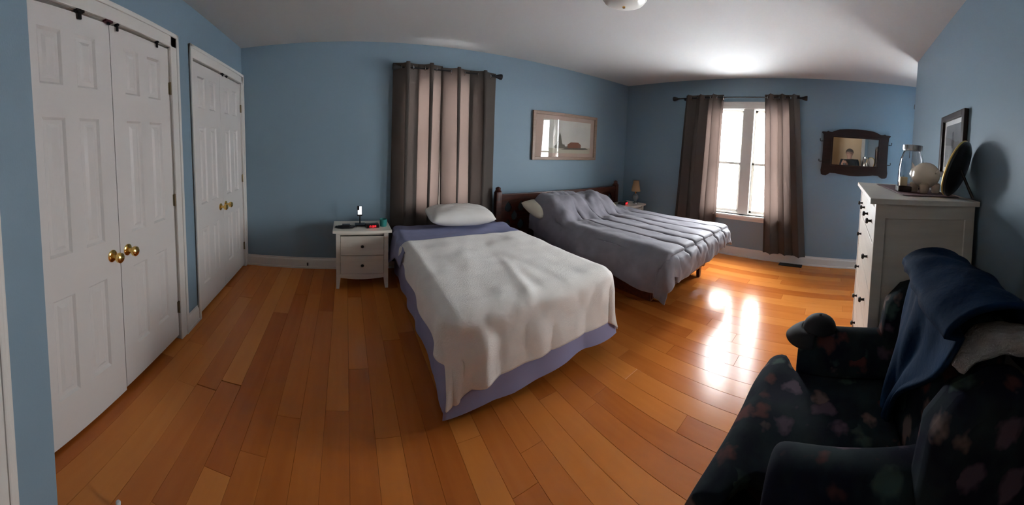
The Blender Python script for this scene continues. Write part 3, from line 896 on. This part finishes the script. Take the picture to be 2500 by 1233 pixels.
# comforter
SEAM = [2.16 + .20 * k for k in range(1, 6)]
def tf(x, y, dr):
    k = 1 - sstep(.0, .12, dr)
    # channel quilting along the bed, fading at the head
    q = 0
    for i, sx in enumerate(SEAM):
        cxs = sx + .05 * nz(y * 1.1, i * 3.1, 2) + .02 * (y - 2)
        q += -.020 * math.exp(-((x - cxs) / .013) ** 2)
    q *= (1 - .75 * sstep(2.35, 2.75, y)) * (1 if dr < .2 else .3)
    hump = 0
    if dr < .35:
        e = sstep(2.45, 2.80, y)
        hx = 1 - .95 * sstep(2.90, 3.22, x) - .18 * math.exp(-((x - 2.62) / .06) ** 2)
        hump = .235 * e * hx * (1 - .25 * sstep(2.95, 3.15, y))
    puff = .018 * abs(nz(x * 4, y * 3.2, 7)) + .016 * nz(x * 7.5, y * 7, 1) * (.4 + sstep(2.2, 2.6, y) * 2.4) * (1 - .8 * sstep(3.0, 3.25, x)) + .010 * nz(x * 16, y * 13, 4) * sstep(2.1, 2.6, y)
    foot = -.03 * math.exp(-((y - (DY0 - .07)) / .016) ** 2) if dr > 0 else 0   # border seam
    return (.0, foot, .035 + q + (hump + puff) * max(k, .25))
def sf(x, y, ox, oy, dr):
    a = .03 * nz(x * 4, y * 4, dr * 2 + 3) + .012 * nz(x * 12, y * 11, 2)
    if ox < 0: return (-a - .03 * math.sin(dr * 9), .0, .03 * nz(y * 2.5, 0, 6))
    if ox > 0: return (a * .3, 0, 0)
    return (0, -abs(a) - .02 * math.sin(dr * 12), .02 * nz(x * 3, 0, 8))
cf = drape(DX0, DX1, DY0 - .03, 3.03, DZ + .0, lambda v: .37 - .10 * sstep(.75, 1.0, v), .22, lambda u: .27 + .03 * math.sin(u * 5), .10, 190, 170, tf, sf, .05, .30)
mod_thick(cf.build('comforter', M_comf, None, True, angle=None, label='rumpled grey quilted comforter covering the large bed', cat='comforter'), .022, 1)

# ------------------------------------------------------------------ picture over the large bed
def frame(mb, axis, base, u0, u1, z0, z1, w, d, s):
    """rectangular frame of width w; lies on wall plane base and sticks out s*d"""
    def B(a, b, za, zb):
        lo, hi = sorted((base, base + s * d))
        if axis == 'y': mb.rbox((a, lo, za), (b, hi, zb), .006)
        else: mb.rbox((lo, a, za), (hi, b, zb), .006)
    B(u0, u0 + w, z0, z1); B(u1 - w, u1, z0, z1); B(u0 + w - .004, u1 - w + .004, z0, z0 + w); B(u0 + w - .004, u1 - w + .004, z1 - w, z1)
    return mb
PCX, PCZ = 2.80, 1.63
t = thing('framed_picture', 'wide pale-framed landscape print on the back wall above the grey bed', 'picture', (PCX, YB, 1.28))
pw, ph = 1.14, .68
frame(MB(), 'y', -.002, -pw / 2, pw / 2, 0, ph, .045, .028, -1).build('frame', M_frame_tan, t)
MB().box((-pw / 2 + .04, -.012, .04), (pw / 2 - .04, -.006, ph - .04)).build('mat_board', M_matboard, t)
ix0, ix1, iz0, iz1 = -.40, .45, .10, .575
pr = MB().box((ix0, -.0135, iz0), (ix1, -.0118, iz1)).build('print', mat('pale_sky_print', (.55, .53, .47), .7, col2=(.47, .45, .40), scale=3), t)
def flat(pts, m, y, name):
    n = len(pts)
    MB().add([(a, y, b) for a, b in pts] + [(a, -.0125, b) for a, b in pts], [tuple(range(n)), tuple(reversed(range(n, 2 * n)))] + [(i, (i + 1) % n, (i + 1) % n + n, i + n) for i in range(n)]).build(name, m, pr)
flat([(ix0, iz0 + .07), (ix1, iz0 + .085), (ix1, iz0), (ix0, iz0)], mat('print_ground', (.40, .36, .27), .7), -.0140, 'ground_strip')
trees = [(-.22, iz0 + .07)] + [(-.22 + .48 * k / 24, iz0 + .10 + .07 * abs(nz(k * .6, 3)) + (.20 * math.exp(-((k - 5) / 1.6) ** 2))) for k in range(25)] + [(.26, iz0 + .07)]
flat(trees, mat('print_trees', (.14, .13, .10), .8), -.0144, 'tree_line')
flat([(.02, iz0 + .075), (.02, iz0 + .13), (.08, iz0 + .165), (.22, iz0 + .165), (.27, iz0 + .13), (.27, iz0 + .075)], mat('print_house', (.20, .085, .05), .8), -.0148, 'house')
flat([(.0, iz0 + .075), (.36, iz0 + .085), (.42, iz0 + .065), (.30, iz0 + .055), (-.1, iz0 + .055)], mat('print_bank', (.10, .09, .07), .8), -.0152, 'bank')
MB().box((-pw / 2 + .042, -.0205, .042), (pw / 2 - .042, -.0185, ph - .042)).build('glass', M_picglass, t)

# ------------------------------------------------------------------ antique mirror on the window wall
MY, MZ = -.153, 1.61
t = thing('wall_mirror', 'dark carved antique mirror with coat hooks hanging on the window wall', 'mirror', (XW, MY, 1.275))
# outline in (y, z), symmetric
half = [(0, .655), (.12, .652), (.22, .640), (.28, .618), (.315, .600), (.345, .602), (.365, .612), (.385, .600), (.44, .600), (.445, .585), (.425, .565), (.420, .50), (.420, .20), (.425, .13), (.432, .07), (.425, .015), (.40, .0), (.36, -.002), (.335, .015), (.31, .035), (.24, .035), (.16, .022), (.06, .012), (0, .010)]
out = half + [(-y, z) for y, z in reversed(half[1:-1])]
gy0, gy1, gz0, gz1 = -.297, .297, .152, .535
def ringprism(outer, hole, x0, x1):
    """outer polygon with a rectangular hole, as quads between matched points"""
    n = len(outer); inn = []
    cyy = (hole[0] + hole[1]) / 2; czz = (hole[2] + hole[3]) / 2
    for (y, z) in outer:
        dy, dz = y - cyy, z - czz
        ky = ((hole[1] - hole[0]) / 2) / max(abs(dy), 1e-6); kz = ((hole[3] - hole[2]) / 2) / max(abs(dz), 1e-6)
        k = min(ky, kz); inn.append((cyy + dy * k, czz + dz * k))
    # make sure the corners are present
    for cnr in ((hole[0], hole[2]), (hole[0], hole[3]), (hole[1], hole[2]), (hole[1], hole[3])):
        i = min(range(n), key=lambda q: (inn[q][0] - cnr[0]) ** 2 + (inn[q][1] - cnr[1]) ** 2); inn[i] = cnr
    vs = [(x0, *q) for q in outer] + [(x1, *q) for q in outer] + [(x0, *q) for q in inn] + [(x1, *q) for q in inn]
    fs = []
    for i in range(n):
        j = (i + 1) % n
        fs += [(i, j, j + n, i + n), (i, i + 2 * n, j + 2 * n, j), (i + n, j + n, j + 3 * n, i + 3 * n), (i + 2 * n, i + 3 * n, j + 3 * n, j + 2 * n)]
    return MB().add(vs, fs)
ringprism(out, (gy0, gy1, gz0, gz1), -.036, -.004).build('frame', M_mirwood, t)
frame(MB(), 'x', -.030, gy0 - .014, gy1 + .014, gz0 - .014, gz1 + .014, .018, .012, -1).build('bead', M_mirwood, t)
MB().box((-.020, gy0 - .005, gz0 - .005), (-.012, gy1 + .005, gz1 + .005)).build('glass', M_mirror, t)
for (y, z) in ((.425, .47), (.425, .19), (-.425, .47), (-.425, .19)):
    s = 1 if y > 0 else -1
    MB().tube([(-.025, y, z), (-.035, y + s * .018, z - .004), (-.05, y + s * .032, z - .002), (-.052, y + s * .036, z + .016), (-.048, y + s * .034, z + .028)], [.006, .005, .005, .005, .007], 8).build('hook', M_black, t, True)

# floor register
t = thing('floor_vent', 'bronze floor register under the right curtain', 'vent', (4.02, .575, 0))
mb = MB().rbox((-.055, -.15, 0), (.055, -.135, .006), .002).rbox((-.055, .135, 0), (.055, .15, .006), .002).rbox((-.055, -.15, 0), (-.042, .15, .006), .002).rbox((.042, -.15, 0), (.055, .15, .006), .002)
mb.build('frame', M_vent, t)
MB().box((-.045, -.14, .0002), (.045, .14, .001)).build('backing', M_black, t)
for k in range(16):
    y = -.126 + .0168 * k
    MB().rbox((-.044, y - .004, .001), (.044, y + .004, .005), .001).build('slat', M_vent, t)

# ceiling light
t = thing('ceiling_light', 'round frosted ceiling light above the middle of the room', 'ceiling light', (1.63, 1.42, H))
MB().lathe([(0, -.001), (.17, -.001), (.175, -.012), (.165, -.022), (0, -.022)], n=36).build('canopy', M_trim, t, True)
MB().lathe([(.158, -.022), (.155, -.05), (.135, -.078), (.09, -.100), (.03, -.112), (0, -.114)], n=36).build('dome', M_fixture, t, True)
MB().lathe([(0, -.110), (.010, -.112), (.010, -.122), (0, -.128)], n=12).build('finial', M_brass, t, True)

# ------------------------------------------------------------------ chest of drawers
CX0, CX1, CY0, CY1, CZ = 1.40, 2.55, -.665, -.135, 1.30       # extents of the top
t = thing('chest_of_drawers', 'tall white six-drawer chest against the right wall', 'chest of drawers', ((CX0 + CX1) / 2, (CY0 + CY1) / 2, 0))
cx, cy = t.location.x, t.location.y
MB().rbox(rel((CX0, CY0, CZ - .028)), rel((CX1, CY1, CZ)), .004).build('top', M_furn, t)
bx0, bx1, by0, by1 = CX0 + .03, CX1 - .03, CY0 + .012, CY1 - .03
for (x0, x1) in ((bx0, bx0 + .05), (bx1 - .05, bx1)):
    for (y0, y1) in ((by0, by0 + .05), (by1 - .05, by1)):
        MB().rbox(rel((x0, y0, 0)), rel((x1, y1, CZ - .028)), .003).build('leg', M_furn, t)
for x in (bx0 + .012, bx1 - .024):
    s = MB().box(rel((x, by0 + .045, .12)), rel((x + .012, by1 - .045, CZ - .03)))
    s.build('side_panel', M_furn, t)
    xo = bx0 if x < 2 else bx1 - .03
    MB().rbox(rel((xo, by0 + .045, .11)), rel((xo + .03, by1 - .045, .19)), .003).build('side_rail', M_furn, t)
    MB().rbox(rel((xo, by0 + .045, CZ - .10)), rel((xo + .03, by1 - .045, CZ - .028)), .003).build('side_rail', M_furn, t)
MB().box(rel((bx0 + .04, by0 + .01, .12)), rel((bx1 - .04, by0 + .02, CZ - .03))).build('back_panel', M_furn, t)
MB().rbox(rel((bx0 + .045, by1 - .04, .10)), rel((bx1 - .045, by1 - .012, .14)), .003).build('bottom_rail', M_furn, t)
MB().rbox(rel((bx0 + .045, by1 - .04, CZ - .055)), rel((bx1 - .045, by1 - .012, CZ - .028)), .003).build('top_rail', M_furn, t)
def drawer(xa, xb, za, zb, kn):
    d = MB().rbox(rel((xa, by1 - .024, za)), rel((xb, by1 - .004, zb)), .004).box(rel((xa + .01, by0 + .04, za + .01)), rel((xb - .01, by1 - .024, zb - .02))).build('drawer', M_furn, t)
    for k in kn:
        MB().lathe([(0, 0), (.010, 0), (.007, .004), (.006, .016), (.014, .020), (.016, .026), (.011, .032), (0, .033)], rel((k, by1 - .004, (za + zb) / 2)), 16, 'y').build('knob', M_knob, d, True)
xi0, xi1 = bx0 + .052, bx1 - .052
xm = (xi0 + xi1) / 2
drawer(xi0, xm - .004, 1.062, 1.240, (xi0 + .13, xm - .13)); drawer(xm + .004, xi1, 1.062, 1.240, (xm + .13, xi1 - .13))
for za, zb in ((.800, 1.054), (.562, .792), (.352, .554), (.146, .344)):
    drawer(xi0, xi1, za, zb, (xi0 + .22, xi1 - .22))

# things on the chest
t = thing('table_runner', 'mauve woven runner lying on the white chest', 'runner', (1.97, -.44, CZ + .0035))
def fn(u, v): return ((u - .5) * .80, (v - .5) * .30 + .012 * nz(u * 4, 3) + (.05 * (u - .5)), .0035 + .0015 * nz(u * 9, v * 7))
mod_thick(MB().grid(fn, 40, 14).build('cloth', M_runner, t, True, angle=None), .003, -1)
RZ = CZ + .0095
t = thing('glass_jar', 'large clear glass jar with a metal collar on the chest', 'jar', (2.01, -.445, RZ))
MB().lathe([(0, 0), (.070, 0), (.080, .008), (.084, .05), (.083, .14), (.076, .20), (.062, .245), (.052, .268), (.056, .285), (.060, .300),
            (.056, .300), (.052, .286), (.048, .268), (.058, .245), (.072, .20), (.079, .14), (.080, .05), (.076, .012), (.066, .006), (0, .006)], n=40).build('glass', M_clear, t, True, angle=None)
MB().lathe([(.0575, .262), (.063, .264), (.066, .275), (.066, .300), (.062, .303), (.060, .300), (.0605, .27)], n=40).build('collar', M_grom, t, True)
MB().tube([(.066, 0, .285), (.085, 0, .28), (.092, 0, .25), (.088, 0, .215)], .003, 8).build('bail', M_grom, t, True)
t = thing('wooden_box', 'small dark red wooden box holding a cream block candle', 'box', (1.80, -.36, RZ))
MB().rbox((-.045, -.040, 0), (.045, .040, .032), .006).build('box', M_mirwood, t)
cd = thing('candle', 'cream block candle standing on the small dark box', 'candle', (1.805, -.357, RZ + .032))
MB().rbox((-.020, -.022, 0), (.020, .022, .055), .005).build('wax', M_candle, cd, True)
MB().tube([(0, 0, .054), (.002, 0, .064)], .0015, 6).build('wick', M_black, cd)
# ceramic pig bank
t = thing('piggy_bank', 'round cream ceramic pig on the chest beside the oval mirror', 'figurine', (1.765, -.478, RZ), .35)
def blob(c, r, n=20, m=12):
    mb = MB()
    mb.lathe([(max(1e-6, math.sin(PI * k / m)) * 1.0, -math.cos(PI * k / m)) for k in range(m + 1)], (0, 0, 0), n)
    mb.v = [(c[0] + v[0] * r[0], c[1] + v[1] * r[1], c[2] + v[2] * r[2]) for v in mb.v]
    return mb
body = blob((0, 0, .105), (.098, .078, .080))
hd = blob((.085, 0, .115), (.048, .046, .046)); body.add(hd.v, hd.f)
body.build('body', M_cream, t, True)
MB().lathe([(.022, .0), (.024, .02), (.020, .028), (0, .028)], (.118, 0, .108), 16, 'x').build('snout', M_cream, t, True)
for sy in (-1, 1):
    MB().add([(.075, sy * .02, .150), (.075, sy * .045, .142), (.090, sy * .040, .182), (.062, sy * .032, .150)], [(0, 1, 2), (1, 3, 2), (3, 0, 2), (0, 3, 1)]).build('ear', M_cream, t)
    for sx in (-1, 1):
        MB().lathe([(.020, 0), (.024, .01), (.028, .05), (.020, .06)], (sx * .050, sy * .040, 0), 14).build('leg', M_cream, t, True)
MB().tube([(-.096, 0, .12), (-.108, .008, .128), (-.110, -.004, .138), (-.104, -.006, .132)], .005, 8).build('tail', M_cream, t, True)
# oval tilting mirror seen from behind
t = thing('oval_mirror', 'black-backed oval mirror with gilt rim leaning on the chest', 'mirror', (1.535, -.545, RZ))
t.rotation_euler = (0, 0, math.radians(-41))
o = bpy.data.objects
tilt = math.radians(17)
def ov(u, z, d):   # local: plane x = along width, y = facing normal (+y), lean back
    return (u, -z * math.sin(tilt) + d * math.cos(tilt), z * math.cos(tilt) + d * math.sin(tilt))
n = 48
def oval(a, b, cz, d): return [ov(a * math.cos(2 * PI * k / n), cz + b * math.sin(2 * PI * k / n), d) for k in range(n)]
A, Bz, Cz = .128, .158, .160
vs = oval(A, Bz, Cz, 0) + oval(A, Bz, Cz, .016) + oval(A * .8, Bz * .85, Cz, -.014)
fs = [(i, (i + 1) % n, (i + 1) % n + n, i + n) for i in range(n)] + [(i, i + 2 * n, (i + 1) % n + 2 * n, (i + 1) % n) for i in range(n)] + [tuple(range(2 * n, 3 * n))]
MB().add(vs, fs).build('back', M_plastic, t, True)
MB().tube(oval(A - .004, Bz - .004, Cz, .017), .007, 8, closed=True).build('rim', M_gold, t, True)
MB().add(oval(A - .006, Bz - .006, Cz, .014), [tuple(range(n))]).build('glass', M_mirror, t)
MB().tube([ov(0, .16, -.012), (0, -.13, .004)], .008, 8).build('strut', M_plastic, t)
# framed photo on the right wall
t = thing('framed_photo', 'small dark-framed photograph on the right wall above the chest', 'picture', (1.87, YR, 1.40))
frame(MB(), 'y', .002, -.215, .215, 0, .44, .042, .030, 1).build('frame', M_mirwood, t)
MB().box((-.18, .006, .035), (.18, .012, .405)).build('mat_board', M_white, t)
pr = MB().box((-.135, .011, .075), (.135, .0135, .365)).build('print', mat('dark_photo', (.10, .10, .11), .6, col2=(.16, .16, .17), scale=5), t)
MB().lathe([(0, 0), (.018, .01), (.022, .05), (.012, .075), (.016, .09), (.014, .11), (0, .118)], (.0, .0138, .20), 16, sy=.05).build('figure', mat('photo_figure', (.03, .03, .035), .7), pr, True)
MB().box((-.175, .0175, .04), (.175, .0195, .40)).build('glass', M_picglass, t)

# ------------------------------------------------------------------ armchair
AX0, AX1 = .60, 1.36
t = thing('armchair', 'dark floral upholstered armchair in front of the right wall', 'armchair', (.98, -.08, 0))
cx, cy = .98, -.08
def soft(fn_pts, name, m=M_floral, parent=None, lv=2):
    """box given by two corners, softened by subdivision"""
    (a, b, r) = fn_pts
    mb = MB().rbox(rel(a), rel(b), r, 4)
    return mb.build(name, m, parent or t, True, angle=60)
soft(((.70, -.42, .08), (1.28, .19, .38), .03), 'base')
def seat(u, v):
    a, b = u * 2 - 1, v
    x = .78 + (1.20 - .78) * u
    if b > .44:
        k = (b - .44) / .2
        ex = .10 * sstep(0, .5, k)
        x = (.78 - ex) + (.42 + ex * 2) * u
    ln = b * .78
    y = -.22 + ln * (.41 + .05 * (1 - u)) / .42
    if ln < .42:
        z = .585 + .02 * (1 - a * a)
    else:
        o, d = hang(ln - .42, .07)
        y = .19 + .05 * (1 - u) + o; z = .585 + .02 * (1 - a * a) * (1 - min(1, d / .1)) - d
    z += .008 * nz(x * 6, y * 6, 3)
    return rel((x, y + .012 * nz(x * 5, z * 5, 2), z))
mod_thick(MB().grid(seat, 36, 40).build('seat_cushion', M_floral, t, True, angle=None), .05, -1)
# arms: rolled top
def arm(xa, xb):
    xc = (xa + xb) / 2; w = (xb - xa) / 2
    prof = [(-w * .85, .06), (-w * .85, .52), (-w * 1.0, .58), (-w * 1.02, .64), (-w * .85, .695), (-w * .4, .725), (0, .73), (w * .4, .725), (w * .85, .695), (w * 1.02, .64), (w * 1.0, .58), (w * .85, .52), (w * .85, .06)]
    n = len(prof)
    ys = [-.44, -.43, -.2, .07, .105, .122, .124]; sc = [1, 1.02, 1.02, 1.02, 1.0, .93, .80]
    vs = []
    for y, s in zip(ys, sc):
        for (dx, z) in prof: vs.append(rel((xc + dx * s, y, .40 + (z - .40) * s)))
    fs = [(j * n + i, j * n + i + 1, (j + 1) * n + i + 1, (j + 1) * n + i) for j in range(len(ys) - 1) for i in range(n - 1)]
    fs += [tuple(range(n)), tuple(reversed(range((len(ys) - 1) * n, len(ys) * n)))]
    fs += [(j * n + n - 1, j * n, (j + 1) * n, (j + 1) * n + n - 1) for j in range(len(ys) - 1)]
    o = MB().add(vs, fs).build('arm', M_floral, t, True, angle=None)
    q = o.modifiers.new('sub', 'SUBSURF'); q.levels = 2; q.render_levels = 2
    return o
arm(1.20, 1.37); arm(.62, .805)
# back: tall cushion leaning towards the wall, with side wings
def backf(side):
    def fn(u, v):
        a = u * 2 - 1
        z = .40 + .66 * v
        e = max(0, 1 - abs(a) ** 5) ** .4
        x = 1.00 + a * .285 * (1 - .08 * v ** 3)
        top = sstep(.80, 1.0, v)
        y0 = -.19 - .14 * v
        th = .10 * e * math.sqrt(max(0, 1 - ((v - .0) ** 8)))
        z -= .035 * a * a * top
        y = y0 - .10 + side * th + (.012 * nz(x * 5, z * 5, 4) if side > 0 else 0)
        return rel((x, y, z))
    return fn
MB().grid(backf(1), 36, 32).grid(backf(-1), 36, 32).build('back_cushion', M_floral, t, True, angle=None)
for xa in (.60, 1.235):
    w = MB()
    xb = xa + .13
    prof = [(-.44, .40), (-.22, .40), (-.20, .72), (-.22, .86), (-.28, .93), (-.37, .955), (-.48, .93), (-.49, .70)]
    w.prism([(y - cy, z) for y, z in prof], xa - cx, xb - cx, 'x')
    me = w.build('wing', M_floral, t, True, angle=None)
    b_ = me.modifiers.new('bevel', 'BEVEL'); b_.width = .045; b_.segments = 5; b_.limit_method = 'ANGLE'; b_.angle_limit = math.radians(60)
    me.data.set_sharp_from_angle(angle=math.radians(80))
MB().rbox(rel((.64, .10, .05)), rel((1.34, .245, .44)), .03, 3).build('front_panel', M_floral, t, True, angle=60)
for x in (.70, 1.28):
    for y in (-.38, .12):
        MB().tube([rel((x, y, 0)), rel((x, y, .09))], [.016, .024], 12).build('leg', M_bedwood, t, True)

# navy blanket thrown over the back and seat
def bf(u, v):
    # v: from seat (0) up the back, over the top, down behind (1)
    L = v * 1.02
    w = .54 - .46 * (1 - sstep(0, .50, v)) + .02 * nz(v * 5, 1, 3)
    xc = .93 + .085 * (1 - sstep(0, .5, v))
    x = xc + (u - .5) * w + .02 * nz(v * 4, u * 2, 3)
    if L < .50:
        z = .60 + L * .92; y = -.16 - .14 * ((z - .4) / .66) * 1.02
        y += .012 * math.sin(u * 9 + v * 6)
    else:
        k = min(1, (L - .50) / .36); a = PI * k
        y = -.375 + .115 * math.cos(a); z = 1.06 + .05 * math.sin(a)
        if L > .86: z -= (L - .86) * 1.0
        z += .012 * nz(u * 6, v * 8, 2)
    y += .018 * nz(u * 5, v * 5, 7)
    return (x - .98, y + .08, z)
o = MB().grid(bf, 40, 60).build('throw_blanket', M_navy, None, True, angle=None, loc=(.98, -.08, 0), label='navy blue blanket thrown over the back of the armchair', cat='blanket')
mod_thick(o, .014, 1)
def ff(u, v):
    # soft roll lying along the near wing, from its front edge back to the wall side
    a = 2 * PI * u
    r = .024 + .014 * math.sin(PI * v) + .008 * nz(v * 6, math.cos(a), math.sin(a))
    r *= sstep(-.02, .10, v) * (1 - sstep(.92, 1.02, v)) + .02
    xc = .71 + .03 * math.sin(v * 5); yc = -.29 - .26 * v; zc = .962 + .035 * sstep(0, .5, v)
    return (xc + 1.35 * r * math.cos(a) - .70, yc + .38, zc + r * math.sin(a))
o = MB().grid(ff, 24, 30).build('fleece_throw', M_fleece, None, True, angle=None, loc=(.70, -.38, 0), label='pale grey fleece bunched at the near end of the armchair back', cat='blanket')

# cap on the far arm
t = thing('cap', 'black cap resting on the front of the far armrest', 'cap', (1.285, .045, .728))
t.scale = (.72, .72, .72)
mb = MB()
def dome(u, v):
    a = 2 * PI * u; b = PI / 2 * v
    return (.085 * math.cos(a) * math.cos(b), .095 * math.sin(a) * math.cos(b), .002 + .085 * math.sin(b) ** .9)
mb.grid(dome, 28, 10); mb.build('crown', M_cap, t, True, angle=None)
def brim(u, v):
    a = PI * (.06 + .88 * u)
    r = .086 + .085 * v * math.sin(a) ** .7
    x = r * math.cos(a) * 1.0; y = (.095 + .09 * v * math.sin(a) ** .6) * math.sin(a)
    return (x, y, .006 - .055 * v * v - .35 * x * x * v * 2)
mod_thick(MB().grid(brim, 28, 8).build('brim', M_cap, t, True, angle=None), .004, 1)
MB().lathe([(0, .0), (.008, .001), (.006, .006), (0, .007)], (0, 0, .085), 12).build('button', M_cap, t, True)

# little things at floor and baseboard level
t = thing('door_stop', 'tiny white door stop on the floor by the entry wall corner', 'door stop', (-.79, .80, 0))
MB().lathe([(0, 0), (.012, 0), (.012, .004), (.005, .008), (.005, .026), (.009, .028), (.010, .038), (.006, .043), (0, .044)], n=14).build('stop', M_white, t, True)
t = thing('cable_jack', 'small dark cable jack on the back baseboard near the nightstand', 'jack', (-.425, YB - .016, .035))
MB().rbox((-.008, -.006, 0), (.008, .001, .035), .002).tube([(0, -.004, .02), (0, -.016, .02)], .005, 8).build('jack', M_vent, t)

# ------------------------------------------------------------------ lamp added in the unseen hall to light its beige wall
t = thing('added_hall_light', 'round ceiling lamp added for light in the hall behind the photographer', 'ceiling light', (-1.65, -.35, H))
MB().lathe([(0, -.001), (.13, -.001), (.13, -.02), (0, -.02)], n=28).build('canopy', M_trim, t, True)
MB().lathe([(.12, -.02), (.115, -.06), (.07, -.09), (0, -.10)], n=28).build('dome', mat('lit_dome', (.9, .85, .75), .4, emit=((1, .82, .6), 11.0)), t, True)

# ------------------------------------------------------------------ the photographer, seen in the mirror
def skin(name, verts, edges, radii, m, parent, sub=2, root=0):
    me = bpy.data.meshes.new(name); me.from_pydata(verts, edges, [])
    o = bpy.data.objects.new(name, me); COL.objects.link(o)
    o.modifiers.new('skin', 'SKIN'); s = o.modifiers.new('sub', 'SUBSURF'); s.levels = sub; s.render_levels = sub
    for i, r in enumerate(radii):
        q = me.skin_vertices[0].data[i]
        q.radius = (r, r) if not isinstance(r, tuple) else r
        q.use_root = (i == root)
    dg = bpy.context.evaluated_depsgraph_get(); dg.update()
    nm = bpy.data.meshes.new_from_object(o.evaluated_get(dg))
    bpy.data.objects.remove(o); bpy.data.meshes.remove(me)
    nm.name = name
    nm.materials.clear(); nm.materials.append(m)
    for p in nm.polygons: p.use_smooth = True
    o = bpy.data.objects.new(name, nm); COL.objects.link(o); o.parent = parent
    return o
P0 = Vector((-.44, -.17, 0))
t = thing('person', 'person in a dark jacket and glasses photographing the room, seen in the wall mirror', 'person', P0)
t.scale = (1.08, 1.08, 1.08)
# local frame: faces +x; y to the person's left
J = dict(pel=(0, 0, .93), waist=(0, 0, 1.08), chest=(.01, 0, 1.28), neck0=(0, 0, 1.44), neck=(.012, 0, 1.50), jaw=(.03, 0, 1.555), head=(.02, 0, 1.63), crown=(.0, 0, 1.70),
         shl=(0, .18, 1.40), ell=(.06, .19, 1.16), wrl=(.30, .165, 1.33), hnl=(.355, .155, 1.39),
         shr=(0, -.18, 1.40), elr=(.07, -.24, 1.16), wrr=(.30, .06, 1.33), hnr=(.352, .085, 1.375),
         hpl=(0, .10, .88), knl=(.02, .11, .49), anl=(-.02, .11, .09), tol=(.13, .125, .03),
         hpr=(0, -.10, .88), knr=(.02, -.11, .49), anr=(-.02, -.11, .09), tor=(.13, -.125, .03))
R = dict(pel=.125, waist=.12, chest=(.15, .12), neck0=.075, neck=.058, jaw=.072, head=.088, crown=.055, shl=.062, ell=.044, wrl=.030, hnl=.026, shr=.062, elr=.044, wrr=.030, hnr=.026,
         hpl=.09, knl=.058, anl=.042, tol=.03, hpr=.09, knr=.058, anr=.042, tor=.03)
E_ = [('pel', 'waist'), ('waist', 'chest'), ('chest', 'neck0'), ('neck0', 'neck'), ('neck', 'jaw'), ('jaw', 'head'), ('head', 'crown'), ('chest', 'shl'), ('shl', 'ell'), ('ell', 'wrl'), ('wrl', 'hnl'),
      ('chest', 'shr'), ('shr', 'elr'), ('elr', 'wrr'), ('wrr', 'hnr'), ('pel', 'hpl'), ('hpl', 'knl'), ('knl', 'anl'), ('anl', 'tol'), ('pel', 'hpr'), ('hpr', 'knr'), ('knr', 'anr'), ('anr', 'tor')]
def sub_skel(keys, extra, scale=1.0):
    ks = list(keys); ix = {k: i for i, k in enumerate(ks)}
    rr = []
    for k in ks:
        r = R[k]; rr.append(tuple((q + extra) * scale for q in r) if isinstance(r, tuple) else (r + extra) * scale)
    return [J[k] for k in ks], [(ix[a], ix[b]) for a, b in E_ if a in ix and b in ix], rr
v, e, r = sub_skel(list(J), 0)
# nose and ears grow from the same skin
v += [(.115, 0, 1.605), (.01, .092, 1.61), (.01, -.092, 1.61)]; n0 = len(J); ih = list(J).index('head')
e += [(ih, n0), (ih, n0 + 1), (ih, n0 + 2)]; r += [.014, .014, .014]
# fingers and thumbs rooted in the palms
for hn, s in (('hnl', 1), ('hnr', -1)):
    h = Vector(J[hn]); ih = list(J).index(hn)
    for k in range(4):
        b = len(v); z = h.z + .030 - .020 * k
        ln = (.036, .042, .038, .030)[k]
        v += [(h.x + .020, h.y - s * .004, z), (h.x + .030, h.y - s * ln * .55, z + .002), (h.x + .026, h.y - s * ln, z + .001)]
        e += [(ih, b), (b, b + 1), (b + 1, b + 2)]; r += [.0095, .0085, .007]
    b = len(v)
    v += [(h.x - .012, h.y - s * .016, h.z + .018), (h.x - .006, h.y - s * .034, h.z + .036)]
    e += [(ih, b), (b, b + 1)]; r += [.010, .008]
skin('body', v, e, r, M_skin, t)
v, e, r = sub_skel(['pel', 'waist', 'chest', 'neck0', 'shl', 'ell', 'wrl', 'shr', 'elr', 'wrr'], .017)
skin('jacket', v, e, r, M_jacket, t)
v, e, r = sub_skel(['pel', 'hpl', 'knl', 'anl', 'hpr', 'knr', 'anr'], .014)
skin('trousers', v, e, r, M_jeans, t)
def hairf(u, v):
    a = 2 * PI * u; b = PI / 2 * v
    cut = .0 if abs(math.sin(a / 2)) > .5 else .0
    x = -.004 + .104 * math.cos(a) * math.cos(b); y = .098 * math.sin(a) * math.cos(b); z = 1.655 + .092 * math.sin(b)
    if math.cos(a) < .2: z -= .075 * (1 - v) * min(1, (.2 - math.cos(a)))
    return (x, y, z)
MB().grid(hairf, 32, 12).build('hair', M_hair, t, True, angle=None)
mb = MB()
for s in (-1, 1):
    mb.tube([(.108 - .004 * abs(math.cos(2 * PI * q / 16)), s * .034 + .024 * math.cos(2 * PI * q / 16), 1.632 + .018 * math.sin(2 * PI * q / 16)) for q in range(16)], .0022, 6, closed=True)
    mb.tube([(.105, s * .058, 1.634), (.0, s * .095, 1.634)], .002, 6)
mb.tube([(.108, -.010, 1.634), (.111, 0, 1.637), (.108, .010, 1.634)], .002, 6)
mb.build('glasses', M_plastic, t, True)
for s in (-1, 1):
    MB().rbox((-.09, s * .115 - .045, 0), (.17, s * .115 + .045, .075), .03, 3).build('shoe', M_plastic, t, True, angle=60)
ph_ = thing('camera_phone', 'dark phone held up in both hands by the photographer', 'phone', (-.045, -.045, 1.385))
MB().rbox((-.005, -.036, 0), (.004, .036, .15), .004).build('case', M_plastic, ph_)
MB().rbox((-.0062, -.032, .008), (-.0048, .032, .142), .0005).build('screen', mat('phone_screen', (.02, .02, .025), .1), ph_)
MB().lathe([(.009, 0), (.009, .002), (0, .002)], (.004, .02, .125), 16, 'x').build('lens', M_black, ph_, True)
